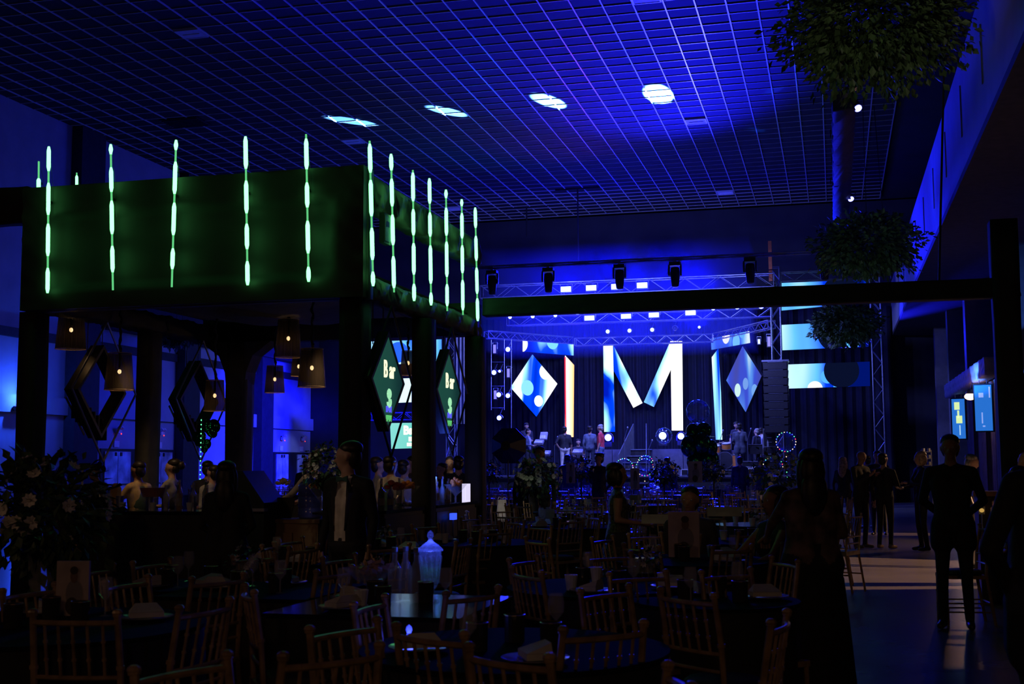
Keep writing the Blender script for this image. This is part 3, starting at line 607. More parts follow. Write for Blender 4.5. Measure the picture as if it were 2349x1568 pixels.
    if bow: 
        p = U((0, .075, 1.47)); g = G()
        for s in (-1, 1): g.add([p+Vector((0, .0, -.008)), p+Vector((0, 0, .008)), p+Vector((s*.055, .005, .026)), p+Vector((s*.055, .005, -.026)), p+Vector((0, .018, -.008)), p+Vector((0, .018, .008)), p+Vector((s*.055, .02, .026)), p+Vector((s*.055, .02, -.026))], [(0, 1, 2, 3), (7, 6, 5, 4), (1, 5, 6, 2), (0, 3, 7, 4), (3, 2, 6, 7)])
        ob('bow_tie', g, cloth(bow), t)
        g = G()
        for s in (-1, 1): g.add([U((s*.055, .07, 1.46)), U((s*.125, .09, 1.36)), U((s*.06, .12, 1.06)), U((s*.055, .13, 1.06)), U((s*.09, .12, 1.36)), U((s*.045, .085, 1.47))], [(0, 1, 4, 5), (1, 2, 3, 4), (0, 2, 1), (5, 4, 3)])
        ob('lapels', g, cloth((.015, .015, .018), .35), t)
    if vest:
        g = G()
        for s in (-1, 1): g.add([U((s*.02, .13, 1.0)), U((s*.16, .07, 1.0)), U((s*.17, .07, 1.25)), U((s*.1, .1, 1.42)), U((s*.02, .135, 1.22)), U((s*.02, .115, 1.0)), U((s*.16, .05, 1.0)), U((s*.17, .05, 1.25)), U((s*.1, .08, 1.42)), U((s*.02, .12, 1.22))], [(0, 1, 2, 3, 4), (9, 8, 7, 6, 5), (0, 5, 6, 1), (1, 6, 7, 2), (2, 7, 8, 3), (3, 8, 9, 4)])
        g.ell(U((0, -.01, 1.2)), (.165, .128, .24), 14, 9); ob('waistcoat', g, cloth(vest), t, smooth=True)
    if cap_:
        g = G().ell(hp((0, -.01, 1.755)), (.12, .125, .03), 14, 6, Rh); ob('cap', g, cloth(cap_), t, smooth=True)
    return t
def face(p, q): return math.atan2(-(q[0]-p[0]), q[1]-p[1])      # yaw so that +Y points from p to q
def PX(px, Y, z=0): p = atY(px, 1060, Y); return (p.x, p.y, z)
CAMP = (0, 0)

BLK = (.02, .02, .024)
# --- bar
person('man in a black dinner jacket, white shirt and bow tie standing before the bar', PX(800, 9.0), R(165), 1.67, ('down', 'down'), turn=-62, top=(.012, .012, .014), shirt=(.75, .68, .58), bow=(.04, .12, .1), vox=.012, tilt=4)
person('long-haired person in dark clothes at the bar counter, seen from behind', PX(522, 9.4), R(10), 1.53, ('front', 'front'), hair='long', fem=True, top=BLK, coat=True, heavy=.5, vox=.014)
person('bartender in a beige shirt and green waistcoat facing left', PX(326, 13.6), R(80), 1.55, ('hold', 'reach'), top=(.6, .42, .22), vest=(.05, .1, .09), lean=6, skin=M_SKIN2)
person('bartender in a grey shirt and dark waistcoat facing left beside the beige one', PX(396, 13.9), R(95), 1.58, ('hold', 'reach'), top=(.32, .31, .3), vest=(.02, .02, .03), fem=True, hair='bun')
person('woman in a green top with pinned-up hair behind the near left pillar', PX(104, 13.3), R(60), 1.62, ('down', 'down'), fem=True, sleeves=0, hair='bun', top=(.04, .12, .05))
person('dark round-haired guest in front of the bar left of the candle', PX(140, 11.2), R(-10), 1.42, fem=True, hair='bob', top=BLK, heavy=.4)
person('barmaid in a light blue shirt with a dark hair bun bending over the counter', PX(250, 15.8), R(160), 1.56, ('reach', 'reach'), lean=22, fem=True, hair='curly', top=(.25, .4, .45))
person('bartender with raised forearm in a white shirt', PX(489, 14.4), R(70), 1.5, ('up', 'hold'), sleeves=1, top=(.4, .4, .38), vest=(.04, .05, .05))
person('dark-haired bartender behind the one with the raised arm', PX(478, 15.4), R(10), 1.56, top=(.03, .03, .05))
person('waiter in black with arms crossed by the far glass doors', PX(701, 26), R(200), 1.6, ('fold', 'fold'), top=(.02, .02, .03))
person('bartender in a green waistcoat reaching for orange fruit behind the flowers', PX(722, 14.2), R(75), 1.66, ('reach', 'reach'), top=(.45, .42, .38), vest=(.05, .1, .08))
person('blue-lit man facing right at the right side of the bar', PX(868, 15.6), R(-60), 1.6, ('hold', 'hold'), top=(.3, .3, .34))
person('bartender in a green waistcoat and white shirt seen from behind', PX(897, 14.6), R(-25), 1.6, ('hold', 'hold'), top=(.5, .46, .42), vest=(.05, .12, .1))
person('man in a blue-lit shirt behind the right bar counter', PX(928, 16.0), R(-20), 1.56, ('down', 'hold'), top=(.3, .32, .4))
person('man behind the blue-lit shirt at the bar, warm light on his face', PX(943, 17.2), R(120), 1.62, top=(.1, .08, .07))
person('short man with a lit face at the far right end of the bar', PX(1012, 18.4), R(150), 1.52, top=(.02, .02, .03))
person('man facing the camera beyond the far right end of the bar', PX(1032, 18.8), R(190), 1.62, top=(.02, .02, .03), skin=M_SKIN2)
person('broad man in a black jacket, back turned, at the far end of the bar', PX(1052, 17.6), R(15), 1.62, heavy=.4, top=(.02, .02, .022))
# --- hall
person('man in a dinner jacket with a green bow tie behind the tall white flowers', PX(1237, 20.0), R(185), 1.78, ('hold', 'down'), turn=-12, skin=M_SKIN2, top=(.02, .02, .03), shirt=(.5, .5, .5), bow=(.03, .35, .18), vox=.014)
person('dark-haired guest standing just left of the tall white flowers', PX(1207, 21.5), R(5), 1.58, top=(.02, .02, .03))
person('man in a dark suit seen from behind in front of the stage keyboard', PX(1302, 33), R(5), 1.75, top=(.02, .02, .03), coat=True)
person('guest in dark clothes with folded arms before the stage, beside the suited man', PX(1341, 35), R(20), 1.65, ('fold', 'fold'), top=(.02, .02, .05), fem=True)
person('chef in a black piped jacket and beret', PX(1374, 26), R(165), 1.72, ('back', 'back'), skin=M_SKIN2, top=(.025, .025, .03), cap_=(.02, .02, .02), turn=-25)
tw = person('short-haired woman in a sequinned sleeveless dress holding papers', PX(1416, 11.5), R(-78), 1.5, ('hold', 'hold'), sleeves=0, fem=True, heavy=.7, hair='bob', skin=M_SKIN2, vox=.014, top=(.03, .03, .03),
            skirt=(mat('sequin_cloth', (.12, .1, .06), .25, metal=.8, scale=60, var=.5, bump=1), .12, .1))
person('seated guest whose dark head shows behind the portrait board', PX(1580, 11.0), R(175), 1.69, sit=True, top=(.03, .03, .035), skin=M_SKIN2, vox=.014)
person('seated woman with bare shoulders resting an arm on the table', PX(1774, 10.2), R(125), 1.72, ('reach', 'reach'), sit=True, fem=True, sleeves=0, hair='bob', skin=M_SKIN2, vox=.014)
person('large woman in a sheer floral dress seen from behind', PX(1857, 8.3), R(20), 1.58, ('hold', 'reach'), fem=True, heavy=.8, sleeves=1, hair='long', skin=M_SKIN2, vox=.014, top=(.06, .05, .05), skirt=(mat('black_skirt', (.012, .012, .013), .8), .1, .1))
person('dark figure standing at the stage edge before the drum kit', PX(1697, 36), R(10), 1.68, top=(.02, .02, .06))
person('dark figure with headphones at the stage edge right of the drum kit', PX(1746, 35), R(-20), 1.66, ('hold', 'hold'), top=(.02, .02, .04))
person('guest in dark clothes beside the crystal column', PX(1531, 33), R(-10), 1.66, top=(.02, .02, .04))
dw = [o for o in bpy.data.objects if o.get('label', '').startswith('large woman')][0]; dw.children[0].material_slots[1].material = mat('floral_sheer', (.16, .10, .08), .7, scale=9, two=(.015, .015, .015), var=.3)
tw.children[0].material_slots[1].material = mat('sequin_cloth', (.12, .1, .06), .25)
light('SPOT', 'fill_spot', (-4.2, 14.0, 4.5), 60, (.9, 1, .7), .1, (-4.45, 18.5, 1.6), 16, .8)  # added fill spots: two bouquets, dinner jacket, sequinned dress
light('SPOT', 'fill_spot', (-4.6, 9.6, 3.1), 16, (1, .9, .7), .05, (atY(745, 1072, 11.6).x, 11.6, 1.4), 16, .8)
light('SPOT', 'fill_spot', (-5.9, 6.6, 2.8), 14, (1, .72, .5), .08, (-3.7, 9, 1.35), 26, .6)
light('SPOT', 'fill_spot', (-.6, 8.0, 3.2), 9, (1, .7, .45), .08, (-1.7, 11.5, 1.0), 26, .6)
# --- aisle on the right
person('young woman with long blond hair at the far aisle', PX(1934, 27.5), R(-20), 1.62, fem=True, hair='long', hairm=M_BLOND, top=(.03, .03, .04))
person('bald man in dark clothes hunched over his phone in the aisle', PX(1972, 23.0), R(-130), 1.72, ('phone', 'phone'), tilt=22, hair='bald', skin=M_SKIN2, top=(.03, .03, .035), shoe=(.3, .2, .12))
person('man with a lit face behind the couple in the aisle', PX(2013, 27.2), R(170), 1.74, top=(.06, .06, .07))
person('man in black standing with his back half turned in the middle of the aisle', PX(2026, 23.0), R(-30), 1.66, ('fold', 'down'), top=(.02, .02, .025), shoe=(.3, .2, .12))
person('woman in black with warm light on her face, arms bent, in the aisle', PX(2110, 22.5), R(110), 1.68, ('hold', 'fold'), fem=True, hair='bob', hairm=M_BLOND, top=(.02, .02, .025))
person('man in light trousers beyond the bald man', PX(1988, 30.0), R(30), 1.66, top=(.02, .02, .03), bot=(.35, .28, .2))
person('tall man in black shirt and trousers standing in the near right aisle', PX(2180, 12.1), R(172), 1.74, ('back', 'back'), skin=M_SKIN2, top=(.014, .014, .016), vox=.014, coat=True, shoe=(.03, .02, .02))
person('grey-haired man behind the tall man in black', PX(2226, 19.0), R(-100), 1.6, hairm=M_GREY, tilt=15, top=(.02, .02, .02), skin=M_SKIN)
person('blond woman at the right edge by the warm-lit counter', PX(2352, 15.6), R(120), 1.6, fem=True, hair='bob', hairm=M_BLOND, top=(.03, .025, .02))
person('dark-haired guest leaning by the warm-lit counter at the right edge', PX(2330, 12.6), R(100), 1.45, top=(.03, .025, .02), heavy=.3)
person('person in a loose black coat cut by the lower right edge of the picture', PX(2425, 5.4), R(20), 1.74, ('hips', 'hips'), heavy=.9, top=(.012, .012, .014), coat=True, vox=.014)

# ================================================================== FURNITURE
def chair_parts():
    t = T('banquet_chair', 'x', 'chair', (0, 0, 0)); W, D, H, SZ = .37, .36, .90, .45
    def post(pts, r, knob=False):
        g = G()
        for a, b in zip(pts[:-1], pts[1:]):
            a = Vector(a); b = Vector(b); L = (b-a).length; n = max(1, int(L/.13)); g.cyl(a, b, r, r, 8)
            for k in range(1, n+1): c = a.lerp(b, k/n); d = (b-a).normalized(); g.cyl(c-d*.008, c+d*.008, r*1.32, r*1.32, 8)
        if knob: g.ell(Vector(pts[-1])+Vector((0, 0, .006)), (r*1.5, r*1.5, r*1.1), 8, 6)
        return g
    yb = -D/2
    for s in (-1, 1):
        ob('back_post', post([(s*(W/2+.0), yb-.07, 0), (s*W/2, yb, SZ), (s*W/2, yb-.015, .68), (s*(W/2-.005), yb-.05, H)], .0145, True), M_GOLD, t)
        ob('front_leg', post([(s*(W/2+.01), D/2, 0), (s*W/2, D/2, SZ-.02)], .0145), M_GOLD, t)
        for z in (.12, .2): ob('side_stretcher', G().cyl((s*W/2, yb-.03, z), (s*W/2, D/2, z), .008, n=6), M_GOLD, t)
    def rail(z, y, r, name, bow=.0):
        pts = [Vector((W*(k/6-.5), y-bow*(1-(k/3-1)**2), z)) for k in range(7)]; ob(name, G().tube(pts, r, 7), M_GOLD, t)
    rail(.865, yb-.045, .012, 'top_rail', .03); rail(.64, yb-.012, .01, 'middle_rail', .02); rail(.56, yb-.006, .009, 'lower_rail', .01)
    for k in range(1, 6):
        x = W*(k/6-.5); bw = (1-(k/3-1)**2)
        g = G(); a = Vector((x, yb-.012-.02*bw, .64)); b = Vector((x, yb-.045-.03*bw, .865)); g.cyl(a, b, .007, n=6)
        for f in (.33, .66): c = a.lerp(b, f); g.cyl(c-Vector((0, 0, .006)), c+Vector((0, 0, .006)), .0105, n=6)
        ob('spindle', g, M_GOLD, t)
    ob('seat', G().box((0, 0, SZ-.012), (W+.03, D+.03, .03)), M_GOLD, t)
    ob('seat_pad', G().lathe([(.19, 0), (.205, .012), (.205, .03), (.18, .045)], (0, 0, SZ+.003), 16, .95, .93), M_CUSH, t, smooth=True)
    for z in (.12, .2): ob('front_stretcher', G().cyl((-W/2, D/2, z), (W/2, D/2, z), .008, n=6), M_GOLD, t)
    ob('rear_stretcher', G().cyl((-W/2, yb-.045, .2), (W/2, yb-.045, .2), .008, n=6), M_GOLD, t)
    return t
CH = chair_parts()
# a light single-mesh copy for the distant chairs
def chair_mesh():
    g = G(); W, D, SZ = .37, .36, .45; yb = -D/2
    for s in (-1, 1): g.cyl((s*W/2, yb-.07, 0), (s*W/2, yb, SZ), .014, n=5); g.cyl((s*W/2, yb, SZ), (s*W/2, yb-.05, .91), .014, n=5); g.cyl((s*W/2, D/2, 0), (s*W/2, D/2, SZ), .014, n=5); g.cyl((s*W/2, yb-.03, .2), (s*W/2, D/2, .2), .008, n=4)
    for z, y in ((.865, -.06), (.64, -.02), (.56, -.01)): g.cyl((-W/2, yb+y, z), (W/2, yb+y, z), .011, n=5)
    for k in range(1, 6): x = W*(k/6-.5); g.cyl((x, yb-.02, .64), (x, yb-.06, .865), .007, n=4)
    g.box((0, 0, SZ), (W+.03, D+.03, .05)); g.cyl((-W/2, D/2, .2), (W/2, D/2, .2), .008, n=4)
    return g.mesh('banquet_chair', M_GOLD)
CHM = chair_mesh(); CHS = []
first = [True]; SEEN = {}
def uniq(lbl):
    SEEN[lbl] = SEEN.get(lbl, 0)+1; return lbl
def chair(x, y, yaw, label, group, far=False):
    if far: return ob('banquet_chair', CHM, loc=(x, y, 0), rot=(0, 0, yaw), label=label, cat='chair', group=group)
    if first[0]: first[0] = False; CH.location = (x, y, 0); CH.rotation_euler = (0, 0, yaw); CH['label'] = label; CH['group'] = group; return CH
    return dup(CH, (x, y, 0), yaw, label, group)

# near tables: (x, y, radius, phrase)
def table(x, y, r, label, far=False, square=False, top=None):
    t = T('banquet_table', label, 'table', (x, y, 0)); g = G(); n = 40 if not far else 24; vs = []
    for z, k in ((.74, 0), (.5, .6), (.02, 1)):
        for i in range(n):
            a = 2*math.pi*i/n; q = r*(1+.0*k)+.02*k*math.sin(a*11+x); c_, s_ = math.cos(a), math.sin(a)
            if square: m_ = max(abs(c_), abs(s_)); q = q/m_*.93
            vs.append((q*c_, q*s_, z))
    g.add(vs, [(j*n+i, (j+1)*n+i, (j+1)*n+(i+1) % n, j*n+(i+1) % n) for j in range(2) for i in range(n)])
    ob('table_skirt', g, M_BLACKCLOTH, t, smooth=True)
    if square: ob('tabletop', G().box((0, 0, .75), (r*1.9, r*1.9, .02)), top or M_TCLOTH, t)
    else: ob('tabletop', G().lathe([(r+.01, 0), (r+.01, .02)], (0, 0, .74), n), top or M_TCLOTH, t)
    return t
NT = [  # near tables: pixel of centre on the top, radius, phrase, square
 (110, 1432, .72, 'the lower left table with the big bouquet', 0), (610, 1352, .5, 'the small square table left of centre', 1), (905, 1385, .55, 'the table with the glass jar', 1),
 (1180, 1485, .62, 'the table at the bottom centre', 0), (1400, 1345, .62, 'the table with the silver dishes', 0), (1590, 1283, .62, 'the table with the portrait board', 0), (1640, 1375, .45, 'the table with the folded napkin', 0),
 (1095, 1243, .62, 'the cup table right of the jar', 0), (1300, 1207, .6, 'the table before the white bag', 0), (700, 1284, .5, 'the table before the wooden stand', 0), (420, 1340, .42, 'the table behind the big bouquet', 0),
 (1730, 1240, .6, 'the table before the floral dress', 0), (860, 1262, .5, 'the table before the dinner jacket', 0)]
NTW = []
for px, py, r, ph, sq in NT:
    p = atZ(px, py, .76); NTW.append((p.x, p.y, r, ph)); table(p.x, p.y, r, 'black-skirted banquet table: '+ph, square=sq, top=M_TTOP if 'glass jar' in ph else None)
NC = [(85, 1395, 277, 1405), (20, 1345, 138, 1345), (253, 1328, 352, 1325), (313, 1288, 400, 1280), (190, 1300, 270, 1297), (397, 1390, 515, 1372), (431, 1322, 553, 1315), (322, 1530, 539, 1503), (575, 1345, 598, 1349), (540, 1273, 640, 1270), (610, 1247, 638, 1246), (645, 1236, 702, 1232), (655, 1250, 722, 1250),
 (745, 1229, 825, 1226), (748, 1274, 825, 1274), (715, 1304, 800, 1301), (723, 1427, 885, 1431), (635, 1493, 865, 1478), (825, 1380, 900, 1370), (860, 1208, 899, 1207), (840, 1248, 937, 1247), (1010, 1356, 1136, 1345), (918, 1435, 1082, 1443), (1085, 1481, 1279, 1496), (1278, 1433, 1472, 1429),
 (1176, 1280, 1243, 1275), (1184, 1302, 1255, 1308), (1037, 1241, 1073, 1236), (1097, 1214, 1169, 1213), (1080, 1196, 1151, 1196), (1155, 1192, 1198, 1193), (1207, 1202, 1261, 1206), (1279, 1190, 1334, 1187), (1345, 1181, 1372, 1183), (948, 1203, 1012, 1200), (900, 1218, 960, 1216), (1061, 1187, 1106, 1183),
 (1364, 1233, 1414, 1228), (1445, 1225, 1523, 1220), (1435, 1247, 1520, 1250), (1351, 1271, 1456, 1266), (1401, 1315, 1538, 1310), (1340, 1352, 1457, 1344), (1523, 1350, 1651, 1361), (1615, 1311, 1732, 1304), (1627, 1253, 1720, 1248), (1760, 1272, 1822, 1291), (1786, 1244, 1840, 1239), (1838, 1231, 1882, 1233), (1750, 1416, 1789, 1406), (1508, 1531, 1560, 1560), (1687, 1219, 1741, 1216), (1912, 1186, 1922, 1189), (2240, 1202, 2262, 1206), (1212, 1232, 1268, 1235), (1548, 1222, 1600, 1224)]
COR = {}
for x1, y1, x2, y2 in NC:
    p1 = atZ(x1, y1, .91); p2 = atZ(x2, y2, .91); m = (p1+p2)/2; d = np.array([m.x, m.y, m.z-EYE]) @ cF
    wpx = abs(x2-x1)*d/FPX; c = min(1, wpx/.38); phi = math.acos(c); v = p2-p1; base = math.atan2(m.x, m.y)   # chair back line, seen from the camera
    s = 1 if v.y > 0 else -1
    dirn = -base+s*phi                                                # angle of the back line from +X
    m = Vector((m.x, m.y, 0)); nrm = Vector((-math.sin(dirn), math.cos(dirn), 0))
    tx, ty, r, ph = min(NTW, key=lambda t: (t[0]-m.x)**2+(t[1]-m.y)**2)
    if nrm.dot(Vector((tx, ty, 0))-m) < 0: nrm = -nrm
    yaw = math.atan2(-nrm.x, nrm.y); ctr = m+nrm*.2
    side = ('near', 'near right', 'right', 'far right', 'far', 'far left', 'left', 'near left')[int(round(math.atan2(ctr.x-tx, -(ctr.y-ty))/(math.pi/4))) % 8]
    k = (side, ph); COR[k] = COR.get(k, 0)+1
    ex = ('', ', outer one', ', outermost', ', third out', ', fourth there', ', fifth there')[min(5, COR[k]-1)]
    chair(ctr.x, ctr.y, yaw, 'gilt chair at the %s of %s%s' % (side, ph, ex), 'gilt chairs around '+ph.replace('the ', '', 1))
# distant tables and chairs
FT = []
for j, Y in enumerate((15.6, 19.2, 22.8, 26.4, 30.0, 33.6, 37.2)):
    for i in range(12):
        X = -.9-2.55*i-.5*(j % 2)
        if Y > 35 and X < -13: continue
        if Y < 19 and X < -4.3: continue
        if X < -10.5 and Y < 30: continue
        if not inview((X, Y, .7), 40) or X < -17 or (X > -1.0 and Y > 27): continue
        FT.append((X, Y))
rows = ('third', 'fourth', 'fifth', 'sixth', 'seventh', 'eighth', 'ninth')
nch = 0
for X, Y in FT:
    j = int((Y-15.6)/3.6+.1); rowt = sorted([t[0] for t in FT if t[1] == Y], reverse=True); i = rowt.index(X)
    ph = '%s-row table %s from the aisle' % (rows[j], ('first', 'second', 'third', 'fourth', 'fifth', 'sixth', 'seventh', 'eighth', 'ninth', 'tenth')[i])
    table(X, Y, .6, 'distant black-skirted '+ph, True, top=M_TTOP)
    for k in range(7 if Y < 31 else 5):
        a = 2*math.pi*k/(7 if Y < 31 else 5)+.3*X; rr = .88+rnd.uniform(-.03, .08); cx, cy = X+rr*math.cos(a), Y+rr*math.sin(a)
        if nch > 230: break
        chair(cx, cy, face((cx, cy), (X, Y))+rnd.uniform(-.15, .15), 'small gilt chair on the '+('right', 'far right', 'far', 'far left', 'left', 'near left', 'near', 'near right')[int(round(a/(math.pi/4))) % 8]+' side of the '+ph, 'gilt chairs around the '+ph, far=Y > 17 or k % 2 == 0); nch += 1

# ------------------------------------------------------------------ table ware and decorations
cup_me = G().lathe([(.028, 0), (.04, .09), (.037, .09), (.026, .005)], n=12).mesh('cup', mat('frosted_cup', (.7, .72, .8), .35))
glass_me = G().lathe([(.03, 0), (.004, .008), (.004, .075), (.034, .11), (.036, .15), (.03, .19)], n=12, cap=False).mesh('wine_glass', M_GLASS)
plate_me = G().lathe([(.07, 0), (.13, .015), (.13, .02), (.06, .008)], n=20).mesh('plate', mat('silver_plate', (.5, .5, .55), .15, metal=.7))
cand_me = G().lathe([(.042, 0), (.045, .11), (.041, .11), (.038, .01)], n=16).mesh('candle_holder', mat('smoked_glass', (.03, .03, .03), .12))
rim_me = G().ring((0, 0, .11), .043, .0025, 16, 5, 'z').mesh('rim', mat('gold_rim', (.7, .45, .2), .3, metal=.9))
nap_me = G().box((0, 0, .012), (.16, .1, .024)).add([(-.08, -.05, .025), (.08, -.05, .025), (.05, .05, .06), (-.05, .05, .06), (-.08, .05, .025), (.08, .05, .025)], [(0, 1, 2, 3), (3, 2, 5, 4), (0, 3, 4), (1, 5, 2)]).mesh('napkin', mat('white_napkin', (.6, .58, .55), .8))
def leafball(name, parent, c, rad, n, m, leaf=.05, squash=(1, 1, 1), seed=0, droop=.2):
    rr = random.Random(seed); g = G()
    for _ in range(n):
        a = rr.uniform(0, 6.283); z = rr.uniform(-1, 1); q = math.sqrt(1-z*z); d = Vector((q*math.cos(a), q*math.sin(a), z)); R_ = rad*(rr.uniform(.5, 1.1) if rr.random() < .8 else rr.uniform(.9, 1.25))*(1+.22*math.sin(a*5+seed)*math.cos(z*5+seed*2))
        p = Vector(c)+Vector((d.x*squash[0], d.y*squash[1], d.z*squash[2]))*R_
        t1 = (d+Vector((rr.uniform(-.8, .8), rr.uniform(-.8, .8), rr.uniform(-.9, .4)-droop))).normalized(); s_ = t1.cross(Vector((rr.uniform(-1, 1), rr.uniform(-1, 1), 1))).normalized(); u = s_.cross(t1)*.25
        L = leaf*rr.uniform(.6, 1.4); w_ = L*.32
        g.add([p, p+t1*L*.5+s_*w_+u*L*.3, p+t1*L, p+t1*L*.5-s_*w_+u*L*.3], [(0, 1, 2, 3)])
    return ob(name, g, m, parent)
def flower_mesh(r, petals=9, m=None, cup=.3):
    g = G()
    for k in range(petals):
        a = 2*math.pi*k/petals; d = Vector((math.cos(a), math.sin(a), 0)); s_ = Vector((-d.y, d.x, 0)); w_ = r*.36
        g.add([d*r*.15, d*r*.6+s_*w_+Vector((0, 0, cup*r*.3)), d*r+Vector((0, 0, cup*r)), d*r*.6-s_*w_+Vector((0, 0, cup*r*.3)), d*r*.55+Vector((0, 0, cup*r*.3-.004))], [(0, 1, 2, 3), (0, 3, 4), (0, 4, 1)])
    g.ell((0, 0, r*.08), (r*.18, r*.18, r*.12), 8, 5)
    return g.mesh('blossom', m or M_PETAL)
FL_BIG = flower_mesh(.045); FL_S = flower_mesh(.024, 7, cup=.6)
def bouquet(x, y, z, rad, label, stem=.5, nleaf=500, nflow=30, fl=None, leaf=.06, seed=0, squash=(1, 1, .85), pot=True, cat='flowers'):
    t = T('bouquet', label, cat, (x, y, z)); c = (0, 0, stem+rad*.7)
    leafball('foliage', t, c, rad, nleaf, M_LEAF, leaf, squash, seed)
    rr = random.Random(seed+5)
    for _ in range(nflow):
        a = rr.uniform(0, 6.283); zz = rr.uniform(-.5, 1); q = math.sqrt(1-zz*zz); d = Vector((q*math.cos(a)*squash[0], q*math.sin(a)*squash[1], zz*squash[2]))
        ob('blossom', fl or FL_BIG, parent=t, loc=Vector(c)+d*rad*rr.uniform(.95, 1.12), rot=d.to_track_quat('Z', 'Y').to_euler())
    if pot:
        if stem > .2: ob('stand', G().lathe([(.12, 0), (.12, .02), (.018, .035), (.018, stem-.1), (.09, stem), (.1, stem+.08)], n=16), M_BLACK, t, smooth=False)
        else: ob('vase', G().lathe([(.05, 0), (.07, .05), (.08, stem+.06), (.07, stem+.06)], n=16), M_GLASS, t)
    return t
def board(x, y, z, w_, h_, yaw, label, who=0):
    t = T('portrait_board', label, 'photo board', (x, y, z), yaw); ob('board_panel', G().box((0, 0, h_/2), (w_, .02, h_)), mat('portrait_paper', (.5, .4, .38), .6), t)
    ob('easel_leg', G().add([(-.02, .01, h_*.7), (.02, .01, h_*.7), (.02, .14, 0), (-.02, .14, 0)], [(0, 1, 2, 3)]), M_PAPER, t)
    s = w_; y0 = -.0125; tone = mat('print_dark', (.06, .04, .035), .6); skin = mat('print_skin', (.22, .13, .1), .6); sh = mat('print_shirt', (.26, .24, .26), .6)
    def el(cx, cz, a, b, m, yy): return ob('printed_figure', G().add([(cx+a*math.cos(k*math.pi/10), yy, cz+b*math.sin(k*math.pi/10)) for k in range(20)], [tuple(range(19, -1, -1))]), m, t)
    el(.06*s, h_*.4, .26*s, h_*.26, sh, y0); el(.0*s, h_*.18, .2*s, h_*.16, tone if who == 0 else sh, y0-.0012)
    el(.05*s, h_*.72, .115*s, h_*.12, skin, y0-.0016); el(.05*s, h_*.83, .125*s, h_*.075, tone, y0-.0022)
    if who == 2:
        for sx in (-1, 1): el(.05*s+sx*.12*s, h_*.62, .06*s, h_*.22, tone, y0-.0026)
    return t
def on(px, py, z=.765): p = atZ(px, py, z); return p
# near table settings
def SD(a): return ('right', 'far right', 'far side', 'far left', 'left', 'near left', 'near side', 'near right')[int(round((a % 6.2832)/(math.pi/4))) % 8]
for ti, (tx, ty, r, ph) in enumerate(NTW):
    sh = ph.replace('the ', '', 1)
    for k in range(4):
        a = .6+k*math.pi/2+ti; p = (tx+r*.62*math.cos(a), ty+r*.62*math.sin(a), .762)
        if k < 2:
            t = ob('plate', plate_me, loc=p, label='silver-rimmed plate, %s of %s' % (SD(a), ph), cat='plate', group='plates on '+sh)
            ob('napkin', nap_me, loc=(p[0], p[1], p[2]+.016), rot=(0, 0, a), label='folded napkin on plate, %s of %s' % (SD(a), ph), cat='napkin', group='napkins on '+sh)
        a2 = a+.75; q = (tx+r*.5*math.cos(a2), ty+r*.5*math.sin(a2), .762)
        if k % 2 == 0: ob('wine_glass', glass_me, loc=q, label='stemmed wine glass, %s of %s' % (SD(a2), ph), cat='glass', group='wine glasses on '+sh)
    for k in range(3):
        a = ti*1.3+k*2.1; q = (tx+.17*math.cos(a), ty+.17*math.sin(a), .762)
        c_ = ob('candle_holder', cand_me, loc=q, label='smoked candle holder, %s of middle, %s' % (SD(a), ph), cat='candle holder', group='candle holders on '+sh); ob('rim', rim_me, parent=c_)
        if ti in (4, 5, 7, 8, 11): a += 1; ob('cup', cup_me, loc=(tx+.33*math.cos(a), ty+.33*math.sin(a), .762), label='frosted white cup, %s of %s' % (SD(a), ph), cat='cup', group='frosted cups on '+sh)
def near_t(i): return NTW[i]
x, y = NTW[0][:2]; p = atY(98, 1225, 6.5); bouquet(p.x, p.y, .762, .37, 'big bouquet of white daisies and dark leaves on the lower left table', .2, 900, 40, FL_BIG, .085, 1, (1, .8, .85))
p = on(206, 1402); board(p.x-.0, p.y-.15, .762, .165, .27, R(12), 'standing portrait card of a man in a white shirt beside the big bouquet')
p = on(1570, 1275, .77); board(p.x, p.y, .762, .25, .36, R(-4), 'large portrait board of a man with folded arms standing on a right-hand table')
for px, py, s, z, lb, wh in ((1309, 1108, .09, .2, 'small portrait board before the suited man near the stage', 0), (1457, 1122, .09, .2, 'small portrait board of a long-haired woman near the stage steps', 2), (1595, 1106, .14, .17, 'wide portrait board near the foot of the balloon cluster', 0)):
    Y = 25; q = atY(px, py, Y); board(q.x, Y, q.z-.0 if q.z > .76 else .77, s*2*Y/25, .42, 0, lb, wh)
for i, (px, py, rad, Y, lb, nf, st_) in enumerate(((1233, 1092, .34, 18.5, 'tall bouquet of white flowers hiding the man with the green bow tie', 42, .75), (1333, 1075, .26, 26, 'dark bouquet with small white flowers before the stage keyboard', 16, .7), (1523, 1082, .27, 26, 'round bouquet of white roses beside the crystal column', 24, .6), (1637, 1078, .2, 26, 'small dark bouquet below the balloon cluster', 10, .7), (1785, 1085, .36, 18.5, 'wide dark bouquet with faint pink flowers in front of the light rings', 22, .7), (1122, 1082, .22, 26, 'dark bouquet at the far left of the stage front', 10, .7))):
    q = atY(px, py, Y); z0 = q.z-rad*.7-st_; bouquet(q.x, Y, .76 if z0 < .9 else z0, rad, lb, max(.15, q.z-rad*.7-.76), 420, nf, FL_BIG, .07, i+10)
q = atY(745, 1072, 11.6); bouquet(q.x, q.y, 1.02, .2, 'airy bouquet of small white blossoms beside the man in the dinner jacket', max(.1, q.z-.14-1.02), 420, 70, FL_S, .045, 31, (1, 1, 1))
